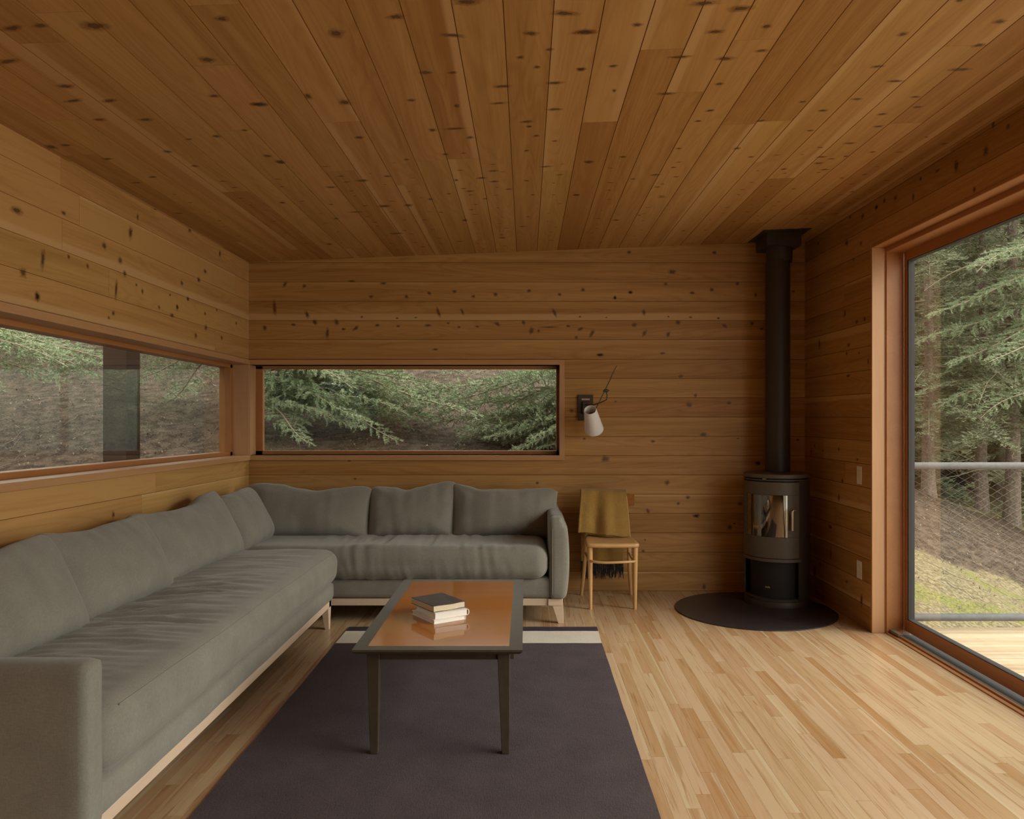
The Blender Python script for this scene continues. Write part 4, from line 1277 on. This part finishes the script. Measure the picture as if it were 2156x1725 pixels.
b.build('front_ledge', m_castgrey, st, smooth=True, angle=40)
door = None
b = MB()
GZ0, GZ1, GA, DA = .522, .828, D(40), D(61.8)
shell(b, R0 - .006, R0 + .005, .368, GZ0, -DA, DA, 60)
shell(b, R0 - .006, R0 + .005, GZ1, .921, -DA, DA, 60)
shell(b, R0 - .006, R0 + .005, GZ0, GZ1, -DA, -GA, 16)
shell(b, R0 - .006, R0 + .005, GZ0, GZ1, GA, DA, 16)
door = b.build('stove_door', m_castgrey, st, smooth=True, angle=40)
b = MB(); shell(b, R0 - .004, R0 + .0015, GZ0, GZ1, -GA, GA, 50)
tag(b.build('door_glass', m_fglass, door, smooth=True, angle=40), 'dark reflective glass pane')
b = MB()
def cyl(a, r, z): return Vector((SX + r * math.cos(FA + a), SY + r * math.sin(FA + a), z))
hpz = [cyl(D(53), R0 + .002, .716), cyl(D(51), R0 + .030, .720), cyl(D(46.5), R0 + .034, .722), cyl(D(45), R0 + .034, .714), cyl(D(45), R0 + .034, .65), cyl(D(45), R0 + .034, .578)]
b.tube(hpz, [.006, .006, .007, .0085, .0085, .0085], 12)
tag(b.build('handle', m_steel, door, smooth=True, angle=60), 'pale metal handle')
b = MB(); b.lathe([(0, .949), (R0 + .004, .949), (R0 + .006, .951), (R0 + .006, .974), (R0 + .003, .977), (0, .977)], 96, c=(SX, SY, 0))
b.build('top_plate', m_castgrey, st, smooth=True, angle=40)
b = MB(); b.lathe([(R0 - .02, .931), (R0 + .002, .931), (R0 + .002, .938), (R0 - .02, .938)], 96, c=(SX, SY, 0))
b.build('trim_ring', m_castgrey, st, smooth=True, angle=40)
b = MB(); shell(b, R0, R0 + .012, .941, .947, D(-2), D(4), 6)
tag(b.build('air_lever', m_steel, st), 'small pale metal lever')

PX, PY = 1.938, 6.10
sp = empty('stove_pipe', (PX, PY, .978), 'tall black stove pipe rising from the wood stove to the ceiling', 'stove pipe')
b = MB(); b.lathe([(0, .978), (.0925, .978), (.0925, 2.555), (.086, 2.600), (0, 2.600)], 64, c=(PX, PY, 0))
b.build('pipe', m_black, sp, smooth=True, angle=30)
b = MB(); b.lathe([(0, 2.585), (.094, 2.585), (.097, 2.60), (.097, 2.70), (0, 2.70)], 64, c=(PX + .016, PY + .01, 0))
b.build('collar', m_black, sp, smooth=True, angle=30)
b = MB()
bx0, bx1, by0, by1 = 1.822, 2.082, 5.985, 6.275
b.add([(bx0, by0, 2.693), (bx1, by0, 2.693), (bx1, by1, 2.693), (bx0, by1, 2.693), (bx0, by0, ceil_z(bx0) - .004), (bx1, by0, ceil_z(bx1) - .004), (bx1, by1, ceil_z(bx1) - .004), (bx0, by1, ceil_z(bx0) - .004)],
      [(3, 2, 1, 0), (4, 5, 6, 7), (0, 1, 5, 4), (1, 2, 6, 5), (2, 3, 7, 6), (3, 0, 4, 7)])
b.build('ceiling_box', m_black, sp)
b = MB()
fx0, fx1, fy0, fy1 = 1.775, 2.132, 5.915, 6.335
V = [(x, y, ceil_z(x) - dz) for dz in (.006, .001) for (x, y) in ((fx0, fy0), (fx1, fy0), (fx1, fy1), (fx0, fy1))]
b.add(V, [(3, 2, 1, 0), (4, 5, 6, 7), (0, 1, 5, 4), (1, 2, 6, 5), (2, 3, 7, 6), (3, 0, 4, 7)])
b.build('ceiling_flange', m_black, sp)

# ------------------------------------------------------------------ switch and socket on the right wall
for (z, name, lab, cat) in ((1.006, 'light_switch', 'white light switch plate beside the sliding door, above the socket', 'light switch'),
                            (.372, 'wall_socket', 'white wall socket plate low on the right wall beside the sliding door', 'socket')):
    e = empty(name, (XR, 5.315, z), lab, cat)
    b = MB(); b.box(XR - .006, XR - .0005, 5.275, 5.353, z - .060, z + .060); b.build('wall_plate', m_plate, e, bevel=.002)
    if name == 'light_switch':
        b = MB(); b.box(XR - .009, XR - .006, 5.297, 5.331, z - .033, z + .033); b.build('rocker', m_plate, e, bevel=.001)
    else:
        for dz in (-.020, .020):
            b = MB(); b.box(XR - .0075, XR - .006, 5.298, 5.330, z + dz - .014, z + dz + .014); b.build('outlet', m_plate, e, bevel=.001)

# ------------------------------------------------------------------ outdoors: ground
def sstep(a, b_, x):
    t = max(0, min(1, (x - a) / (b_ - a))); return t * t * (3 - 2 * t)
def ground(x, y):
    xr = max(1.5, x)
    zr = -1.04 + .28 * min(y, 13.2) - .368 * xr
    ridge = sstep(12.9, 15.5, y)
    zfar = -.55 + .05 * (y - 17) - .05 * (x - 9.7)
    if x > 3: zr2 = zr + (zfar - zr) * ridge
    else: zr2 = zr + .30 * max(0, y - 13.2)
    w = sstep(3, 5, x)
    zr_ = zr + .30 * max(0, y - 13.2)
    zR = zr_ * (1 - w) + (zr + (zfar - zr) * ridge) * w
    zl = -1.75 + .325 * max(y, 1.5) - .02 * x + .5 * max(0, -x - 5.2) * (1 - sstep(4.5, 9, y))  # bank left of the house raised to keep bright sky out of window reflections
    z = zl + (zR - zl) * sstep(-.5, 3.2, x)
    z += .10 * noise.noise(Vector((x * .5, y * .5, 0))) + .035 * noise.noise(Vector((x * 2, y * 2, 4)))
    near = 1 - sstep(0, 1.6, max(y - 6.6, -2.7 - x, x - 2.5 - 3.2))
    if -4.5 < x < 5.6 and y < 8.5:
        z = min(z, z * (1 - near) + (-.35) * near)
    return z
mb = MB()
xs = [-26 + .5 * i for i in range(34)] + [-9 + .22 * i for i in range(110)] + [15.2 + .7 * i for i in range(50)]
ys = [-41 + 2 * i for i in range(16)] + [-9 + .8 * i for i in range(15)] + [3 + .22 * i for i in range(75)] + [19.5 + .8 * i for i in range(45)]
vs = [(x, y, ground(x, y)) for y in ys for x in xs]
W_ = len(xs); fs = []; cs = []
def gcol(x, y):
    g = .05
    if x > 2:
        g = .92 * (1 - sstep(8.6, 9.8, y - .22 * (x - 4))) + .75 * sstep(12.4, 13.2, y)
    elif x < -2.4: g = .22
    return (g, 0, 0, 1)
for j in range(len(ys) - 1):
    for i in range(W_ - 1):
        fs.append((j * W_ + i, j * W_ + i + 1, (j + 1) * W_ + i + 1, (j + 1) * W_ + i))
        cs.append([gcol(xs[i], ys[j]), gcol(xs[i + 1], ys[j]), gcol(xs[i + 1], ys[j + 1]), gcol(xs[i], ys[j + 1])])
mb.add(vs, fs, 0, cs)
gr = mb.build('hillside_ground', m_ground, smooth=True, angle=180)
structure(gr)

def hit(x, y, lo=6.0, hi=60.0):
    """where the sight line through a pixel meets the hillside"""
    Y = lo
    while Y < hi:
        p = px(x, y, Y)
        if p.z < ground(p.x, p.y): return p
        Y += .05
    return px(x, y, 20)

# deck
dk = MB()
fD = lambda u, v, d: Vector((u, v, -.055 - d))
boards(dk, fD, 2.70, 7.0, -1.0, 5.46, .138, 5.46 - .138 * 47, 91, seams=(2.0, 3.6), groove=.003, sapp=.2, tone=(.0, .6))
dk.box(2.66, 7.0, -1.0, 5.46, -.095, -.062, 1)
dk.box(2.48, 2.70, -1.0, 5.46, -.12, -.056, 1)
dk.box(2.66, 7.0, 5.44, 5.48, -.30, -.06, 2)
structure(dk.build('deck_floor', [m_deck, m_siding, m_deck]))

rl = empty('deck_railing', (4.6, 5.39, -.05), 'galvanised pipe railing with diamond wire mesh along the end of the deck', 'railing')
b = MB(); b.tube([(2.50, 5.39, 1.064), (7.0, 5.39, 1.064)], .0240, 16); b.build('top_rail', m_galv, rl, smooth=True)
b = MB(); b.tube([(2.50, 5.39, .034), (7.0, 5.39, .034)], .0260, 16); b.build('bottom_rail', m_galv, rl, smooth=True)
for x in (4.75, 6.95):
    b = MB(); b.tube([(x, 5.39, -.055), (x, 5.39, 1.064)], .021, 16); b.build('post', m_galv, rl, smooth=True)
b = MB()
dw, dh = .088, .050
z0_, z1_ = .055, 1.045
nx_ = int((7.0 - 2.5) / dw)
rowsn = int((z1_ - z0_) / dh)
for i in range(nx_ + 1):
    for sgn in (-1, 1):
        pts = []
        for k in range(rowsn * 2 + 1):
            off = (k % 2) * dw / 2 * sgn
            pts.append((2.5 + i * dw + off, 5.39 + (.001 * sgn), z0_ + k * (z1_ - z0_) / (rowsn * 2)))
        b.tube(pts, .0012, 4, cap=False)
tag(b.build('wire_mesh', m_wire, rl), 'diamond wire mesh', kind='stuff')

# roof post outside the long window
po = MB(); po.box(-3.075, -2.90, 5.76, 5.965, -.5, 3.2)
o = po.build('timber_post', m_post, bevel=.006)
tag(o, 'dark square timber post standing outside the long left window', 'post')

# ------------------------------------------------------------------ outdoors: trees
def needles(mb, p0, p1, n, ln, wd, rnd, up=.3, spread=1.0):
    t = (p1 - p0); L = t.length
    if L < 1e-6: return
    t.normalize()
    side = t.cross(Vector((0, 0, 1)))
    if side.length < .1: side = Vector((1, 0, 0))
    side.normalize(); upv = side.cross(t)
    for i in range(n):
        f = (i + rnd.random()) / n
        base = p0 + (p1 - p0) * f
        a = rnd.uniform(-.35, PI + .35)
        d = (side * math.cos(a) * spread + upv * (math.sin(a) * .8 * spread + up * .2) + t * rnd.uniform(.5, 1.1)).normalized()
        l_ = ln * rnd.uniform(.75, 1.2)
        w = d.cross(Vector((rnd.uniform(-1, 1), rnd.uniform(-1, 1), rnd.uniform(-1, 1))))
        if w.length < .05: continue
        w = w.normalized() * wd / 2
        mb.v += [tuple(base - w), tuple(base + w), tuple(base + d * l_ + w * .35), tuple(base + d * l_ - w * .35)]
        k = len(mb.v)
        mb.f.append((k - 4, k - 3, k - 2, k - 1)); mb.m.append(0)

def bough(seed, L=2.0, twig_n=46, nl=.025, nw=.0042, dens=330, droop=.22, tl=.46):
    rnd = random.Random(seed)
    wood = MB(); leaf = MB()
    pts = []
    ph = rnd.uniform(0, 6)
    for i in range(15):
        f = i / 14
        pts.append(Vector((L * f, .06 * math.sin(f * 5 + ph), -droop * L * f * f + .05 * math.sin(f * 7 + ph))))
    wood.tube(pts, [.014 * (1 - .8 * i / 14) + .0015 for i in range(15)], 6)
    for k in range(twig_n):
        f = .12 + .86 * (k + rnd.random() * .7) / twig_n
        i = min(13, int(f * 14)); p = pts[i].lerp(pts[i + 1], f * 14 - i)
        sgn = 1 if k % 2 else -1
        tlk = tl * (1.15 - f) * rnd.uniform(.6, 1.15) + .05
        an = rnd.uniform(.75, 1.15)
        d = Vector((math.cos(an), sgn * math.sin(an), rnd.uniform(-.25, .12)))
        e1 = p + d * tlk * .5; e2 = p + d * tlk + Vector((0, 0, -.16 * tlk))
        wood.tube([p, e1, e2], [.0032, .0022, .0012], 4)
        needles(leaf, p.lerp(e1, .25), e1, int(dens * tlk * .4), nl, nw, rnd)
        needles(leaf, e1, e2, int(dens * tlk * .55), nl, nw, rnd)
        for q in range(int(tlk / .055)):
            g = .22 + .75 * (q + .5) / max(1, int(tlk / .055))
            c = p.lerp(e1, g * 2) if g < .5 else e1.lerp(e2, g * 2 - 1)
            s2_ = 1 if q % 2 else -1
            dd = (d.normalized() * .75 + Vector((-sgn * s2_ * math.sin(an) * .0 + s2_ * .55 * math.sin(an) * sgn, s2_ * .6, rnd.uniform(-.35, .05)))).normalized()
            ll = tlk * .38 * (1.1 - g) * rnd.uniform(.7, 1.2) + .025
            wood.tube([c, c + dd * ll], [.0016, .0009], 3)
            needles(leaf, c, c + dd * ll, max(4, int(dens * ll)), nl, nw, rnd)
    return wood, leaf

bough_meshes = []
for sd in (1, 2, 3):
    w_, l_ = bough(sd)
    o1 = w_.build('branch_wood', m_twig, smooth=True); o2 = l_.build('needle_sprays', m_needle)
    bough_meshes.append((o1.data, o2.data))
    bpy.data.objects.remove(o1); bpy.data.objects.remove(o2)
w_, l_ = bough(9, L=1.9, twig_n=24, dens=26, tl=.5)
o1 = w_.build('branch_wood', m_twig, smooth=True); o2 = l_.build('needle_sprays', m_needle)
bare_mesh = (o1.data, o2.data)
bpy.data.objects.remove(o1); bpy.data.objects.remove(o2)

def trunk(parent, base, h, r, lean=(0, 0), name='trunk'):
    b = MB(); n = 14; pts = []; rs = []
    for i in range(n + 1):
        f = i / n
        pts.append((base.x + lean[0] * f * h + .03 * math.sin(f * 9), base.y + lean[1] * f * h, base.z - .3 + (h + .3) * f))
        rs.append(r * (1 - .75 * f) * (1.0 + .45 * math.exp(-f * h / .35)))
    b.tube(pts, rs, 16)
    return b.build(name, m_bark, parent, smooth=True)

def near_tree(loc, r, h, label, boughs, group='fir trees close to the house'):
    base = Vector((loc[0], loc[1], ground(*loc)))
    e = empty('fir_tree', base, label, 'tree', group)
    trunk(e, base, h, r)
    for (z, az, pitch, sc, k) in boughs:
        mw, ml = bough_meshes[k] if k < 3 else bare_mesh
        ow = bpy.data.objects.new('branch', mw); COL.objects.link(ow); ow.parent = e
        ow.location = (0, 0, z - base.z)
        ow.rotation_euler = Euler((rb.uniform(-.25, .25), -math.radians(pitch), math.radians(az)), 'XYZ')
        ow.scale = (sc,) * 3
        ol = bpy.data.objects.new('needle_sprays', ml); COL.objects.link(ol); ol.parent = ow
    return e
rb = random.Random(4)
near_tree((-3.15, 8.9), .17, 9, 'fir tree whose boughs hang across the left and top of the back window',
          [(2.05, -8, -4, 1.05, 0), (1.80, -28, -2, .95, 1), (1.72, 6, -3, .95, 2), (1.95, 22, 0, 1.0, 0), (1.55, -45, -3, .8, 1), (2.25, -38, -6, .95, 2), (1.98, -18, -12, 1.0, 1), (1.62, -14, 2, .75, 0), (2.10, 10, -9, 1.1, 2), (2.3, 30, -6, 1.0, 1),
           (2.3, 160, -6, 1.0, 0), (2.15, 140, -4, 1.0, 1), (2.4, 200, -6, 1.0, 2), (2.5, 90, 0, 1.0, 0), (2.6, 230, -5, .9, 2), (3.0, 0, 0, 1, 0), (3.2, 120, 0, 1, 1), (3.1, 240, 0, 1, 2),
           (1.9, -3, 2, 1.15, 1), (2.12, 2, 0, 1.2, 0), (1.85, 12, -2, 1.1, 0), (2.2, 16, 0, 1.2, 1), (1.72, -22, 4, .7, 0), (2.35, -12, 0, 1.25, 2), (1.60, 2, 3, .7, 1),
           (1.78, -16, 1, 1.0, 2), (1.66, -5, 3, 1.1, 0), (1.9, 8, 2, 1.3, 2), (1.74, 20, 1, 1.0, 1), (2.0, -10, 0, 1.35, 1), (1.55, -25, 3, .8, 1), (1.62, -36, 2, .75, 2)])
near_tree((1.25, 8.7), .19, 10, 'fir tree whose boughs reach across the lower right of the back window',
          [(1.55, 172, -4, .85, 2), (1.45, 195, -4, .85, 1), (1.32, 185, -2, .80, 0), (1.62, 158, 2, .9, 1), (1.52, 208, -3, .7, 0), (1.75, 165, 5, 1.0, 0), (1.70, 182, -2, .95, 2), (1.38, 165, -6, .9, 2), (1.28, 200, 2, .6, 1), (1.9, 190, 10, 1.0, 3), (2.05, 170, -12, 1.0, 3), (2.2, 150, -10, 1.1, 3), (1.5, 145, 0, .9, 1),
           (1.62, 178, 2, 1.0, 1), (1.48, 168, 1, 1.0, 0), (1.35, 176, 3, .9, 2), (1.58, 187, 0, 1.0, 0), (1.42, 190, 4, .85, 1), (1.75, 174, 2, 1.15, 2), (1.85, 180, 4, 1.25, 1), (1.95, 172, 4, 1.3, 0), (1.40, 181, 3, 1.0, 2), (1.30, 172, 4, .85, 1), (1.26, 183, 5, .75, 0), (1.48, 160, 3, .9, 0), (1.34, 192, 5, .8, 2), (1.55, 176, 5, 1.15, 0), (1.5, 60, 0, .9, 0), (1.7, 20, 0, .9, 1), (2.0, 300, 0, .9, 2), (2.5, 90, 0, 1.1, 0), (2.8, 200, 5, 1.1, 1)])
near_tree((-6.55, 8.1), .2, 11, 'fir tree whose boughs dip into the top left of the long left window',
          [(2.35, -5, -7, 1.0, 0), (2.15, -35, -6, .95, 1), (2.45, -60, -8, 1.0, 2), (2.3, -20, -10, .9, 2), (2.6, 20, -6, 1.1, 1), (2.75, -10, -10, 1.15, 0), (2.9, -50, -10, 1.1, 1), (2.9, 180, 0, 1, 0), (2.9, 120, 0, 1, 1), (3.2, 60, 0, 1, 2), (2.4, 10, -4, 1.1, 1), (2.5, -18, -4, 1.2, 2), (2.3, -50, -8, 1.0, 0), (2.6, -2, -5, 1.3, 0)])
near_tree((-6.0, 11.8), .17, 12, 'fir tree on the slope behind the right half of the long left window',
          [(3.15, -15, -12, 1.0, 1), (3.3, -50, -12, 1.1, 0), (3.1, 15, -10, 1.0, 2), (3.5, -80, -10, 1.1, 1), (3.2, 200, -8, 1.1, 2), (3.6, 100, 0, 1, 0)])
p = hit(806, 905)
near_tree((p.x, p.y + .6), .15, 11, 'bare lower trunk of a fir on the slope behind the middle of the back window',
          [(3.0, 200, -8, 1.0, 3), (3.2, 330, -8, 1.1, 2), (3.5, 90, 0, 1, 1), (3.4, 270, -15, 1.0, 3)])

# far conifers: whole trees with drooping branch tiers
def far_tree_mesh(seed, h=13, z_low=1.6, R=3.0, nb=78, dead=16):
    rnd = random.Random(seed)
    leaf = MB(); wood = MB()
    for k in range(nb):
        f = (k + rnd.random()) / nb
        z = z_low + (h - z_low) * f ** 1.25
        L = R * (1 - .85 * (z - z_low) / (h - z_low)) * rnd.uniform(.65, 1.1) + .3
        az = rnd.uniform(0, 2 * PI); dr = rnd.uniform(.12, .42)
        dv = Vector((math.cos(az), math.sin(az), 0)); sd = Vector((-dv.y, dv.x, 0))
        pts = [Vector((0, 0, z)) + dv * L * t - Vector((0, 0, dr * L * t * t)) + Vector((0, 0, .08 * math.sin(t * 6 + k))) for t in (0, .25, .5, .75, 1)]
        wood.tube(pts, [.022, .017, .012, .008, .004], 4, cap=False)
        nt = int(L * 17)
        for q in range(nt):
            t = .15 + .85 * (q + rnd.random()) / nt
            i = min(3, int(t * 4)); p = pts[i].lerp(pts[i + 1], t * 4 - i)
            s_ = 1 if q % 2 else -1
            l2 = .5 * (1.2 - t) * rnd.uniform(.5, 1.1) + .1
            d2 = (dv * .6 + sd * s_ * rnd.uniform(.5, 1) + Vector((0, 0, rnd.uniform(-.65, -.05)))).normalized()
            needles(leaf, p, p + d2 * l2, int(40 * l2) + 4, .085, .018, rnd)
    for k in range(dead):
        z = rnd.uniform(1.0, z_low + 3.5); az = rnd.uniform(0, 2 * PI); L = rnd.uniform(.8, 2.2)
        dv = Vector((math.cos(az), math.sin(az), rnd.uniform(-.15, .2)))
        pts = [Vector((0, 0, z)) + dv * L * t + Vector((rnd.uniform(-.05, .05), rnd.uniform(-.05, .05), -.12 * L * t * t + rnd.uniform(-.04, .04))) for t in (0, .2, .4, .6, .8, 1)]
        wood.tube(pts, [.016, .013, .011, .009, .006, .003], 4, cap=False)
        for q in range(4):
            t = rnd.uniform(.3, .9); i = min(4, int(t * 5)); p = pts[i].lerp(pts[i + 1], t * 5 - i)
            d2 = Vector((rnd.uniform(-1, 1), rnd.uniform(-1, 1), rnd.uniform(-.6, .4))).normalized()
            wood.tube([p, p + d2 * rnd.uniform(.2, .5)], [.005, .002], 3, cap=False)
    return wood, leaf
far = []
for sd, zl, R in ((31, 2.1, 2.7), (32, 2.6, 2.4), (33, .8, 3.1)):
    w_, l_ = far_tree_mesh(sd, 13, zl, R)
    e = empty('conifer', (0, 0, 0), 'x', 'tree', 'conifers in the wood beyond the deck')
    o1 = w_.build('branches', m_twig, e, smooth=True); o2 = l_.build('foliage', m_needle_far, e)
    b = MB(); n = 16
    b.tube([(.02 * math.sin(i), .02 * math.cos(i * 1.3), -.4 + 13.2 * i / n) for i in range(n + 1)], [.17 * (1 - .8 * i / n) * (1 + .4 * math.exp(-i * 1.4)) for i in range(n + 1)], 14)
    b.build('trunk', m_bark, e, smooth=True)
    far.append(e)
used = [False] * 3
FG = 'conifers in the wood beyond the deck'
def put_far(k, x, y, rz, sc, label, widen=1.0, group=FG):
    z = ground(x, y)
    if not used[k]:
        used[k] = True; e = far[k]; e.location = (x, y, z); e.rotation_euler = (0, 0, rz); e.scale = (sc,) * 3
        e['label'] = label
        e['group'] = group
        return e
    return dup(far[k], (x, y, z), rz, sc, label, group)
rt = random.Random(12)
for (x, y, w, k, lab) in ((1956, 1042, 22, 0, 'conifer with a stout trunk nearest the left edge of the glass door'),
                          (1971, 1044, 15, 1, 'slimmer conifer standing close against the leftmost stout trunk beyond the railing'),
                          (2067, 1075, 20, 1, 'conifer with a dark straight trunk on the bank, midway along the railing view'),
                          (2131, 1104, 34, 0, 'conifer with the thickest pale trunk, nearest the right edge of the photo'),
                          (2021, 1026, 12, 1, 'small conifer far back between the stout left trunk and the dark straight one'),
                          (2043, 1031, 16, 1, 'conifer far back just left of the dark straight trunk'),
                          (2109, 1056, 16, 1, 'conifer behind and left of the thickest pale trunk'),):
    p = hit(x, y, 12.5)
    r = w / 2 * p.y / F
    put_far(k, p.x, p.y, rt.uniform(0, 6), max(.6, min(1.6, r / .185)), lab)
for i in range(44):
    Y = rt.uniform(18, 38)
    xx = .33 + (.72 - .33) * ((i * .618) % 1.0)
    lab = 'distant conifer filling the wood behind the trunks seen through the glass door'
    put_far(2 if i % 3 else 0, xx * Y, Y, rt.uniform(0, 6), rt.uniform(1.0, 1.5), lab, group='distant conifers at the back of the wood')
# unseen tall trees added above the house so their crowns shade the slope
w_, l_ = far_tree_mesh(44, 14, 5.2, 3.6, 70, 0)
shade_e = empty('shade_fir', (0, 0, 0), 'x', 'tree', 'added firs shading the slope above the house')
w_.build('branches', m_twig, shade_e, smooth=True); l_.build('foliage', m_needle_far, shade_e)
b = MB(); n = 16
b.tube([(.02 * math.sin(i), .02 * math.cos(i * 1.3), -.4 + 14.2 * i / n) for i in range(n + 1)], [.20 * (1 - .8 * i / n) for i in range(n + 1)], 14)
b.build('trunk', m_bark, shade_e, smooth=True)
first = True
for (x, y) in ((-5.4, 15.6), (-11.0, 13.2), (-8.6, 16.4), (-13.5, 17.5), (-12.5, 8.0), (-7.5, 4.2), (-8.6, 0.2), (-12.6, 4.0), (-5.0, 19.5), (0.6, 19.0)):
    lab = 'unseen tall fir added on the slope above the house, its crown shading the hillside'
    if first:
        first = False; shade_e.location = (x, y, ground(x, y)); shade_e['label'] = lab
    else: dup(shade_e, (x, y, ground(x, y)), rt.uniform(0, 6), rt.uniform(.9, 1.15), lab)
for i in range(18):
    Y = rt.uniform(13, 24); xx = .78 + .8 * ((i * .618) % 1.0)
    put_far(2 if i % 2 else 0, xx * Y, Y, rt.uniform(0, 6), rt.uniform(.9, 1.3), 'conifer of the wood beyond the right edge of the photo', group='conifers beyond the right edge')
# a fir at the right whose low boughs hang in front of the wood
near_tree((8.6, 12.1), .2, 11, 'bright green fir whose boughs hang in front of the wood beyond the glass door',
          [(3.3, 175, -6, 1.3, 0), (3.0, 190, -8, 1.2, 1), (2.7, 165, -8, 1.2, 2), (2.4, 182, -10, 1.2, 0), (3.7, 185, -5, 1.3, 1), (4.1, 170, -5, 1.3, 3), (4.6, 190, 2, 1.3, 3), (2.1, 200, -8, 1.1, 2), (2.9, 210, -6, 1.2, 1), (5.0, 178, -6, 1.3, 2), (3.5, 150, -4, 1.3, 0), (5.5, 190, -6, 1.3, 0),
           (4.3, 205, -8, 1.3, 2)], group='fir trees close to the house')

for i in range(9):  # unseen row added to block bright sky mirrored in the back window
    put_far(2, -3.9 - 1.05 * i, -6.5 - rt.uniform(0, 9), rt.uniform(0, 6), rt.uniform(.85, 1.1), 'unseen conifer added behind the house to block sky reflected in the back window', group='added conifers behind the house')
for i in range(16):  # more unseen trees, added to darken what the back window mirrors
    Y = -9 + 12.5 * ((i * .618) % 1.0); X = -rt.uniform(7.5, 14)
    put_far(2, X, Y, rt.uniform(0, 6), rt.uniform(.8, 1.1), 'unseen conifer added on the bank left of the house to block reflected sky', group='added conifers left of the house')
# fallen sticks and leaf litter
b = MB(); rs = random.Random(8)
for i in range(240):
    Y = rs.uniform(7.5, 15); x = rs.uniform(-.72, .06) * Y if i % 4 else rs.uniform(.47, .7) * Y
    a = rs.uniform(0, PI); L = rs.uniform(.10, .55)
    pts = []
    for t in (-.5, -.15, .2, .5):
        xx, yy = x + math.cos(a) * L * t, Y + math.sin(a) * L * t
        pts.append((xx + rs.uniform(-.01, .01), yy, ground(xx, yy) + rs.uniform(.015, .05)))
    b.tube(pts, rs.uniform(.0015, .004), 4)
tag(b.build('fallen_twigs', m_stick, smooth=True), 'thin grey twigs scattered over the forest floor outside the windows', 'twigs', kind='stuff')
b = MB()
for i in range(5000):
    Y = rs.uniform(7.4, 15.5); x = rs.uniform(-.74, .07) * Y if i % 5 else rs.uniform(.47, .7) * Y
    z = ground(x, Y) + .02; s_ = rs.uniform(.008, .026); a = rs.uniform(0, 6)
    c, s__ = math.cos(a) * s_, math.sin(a) * s_
    t1, t2 = rs.uniform(-.02, .02), rs.uniform(-.01, .02)
    b.add([(x - c, Y - s__, z), (x + s__ * .5, Y - c * .5, z + t2), (x + c, Y + s__, z + t1 + .01), (x - s__ * .5, Y + c * .5, z + t2)], [(0, 1, 2, 3)])
tag(b.build('leaf_litter', m_litter), 'dry brown leaf litter scattered over the forest floor', 'leaves', kind='stuff')
p = hit(2006, 1046, 12.5)
b = MB(); soft_box(b, p.x - .42, p.x + .42, p.y - .25, p.y + .25, p.z - .15, p.z + .17, .16, .07, lambda q, n: n * noise.noise(q * 4) * .07)
tag(b.build('mossy_rock', plain('mossy_stone', (.13, .12, .08), .95, noise_amt=.4, noise_scale=8), smooth=True, angle=180), 'low dark rock on the grass between the trunks beyond the railing', 'rock')
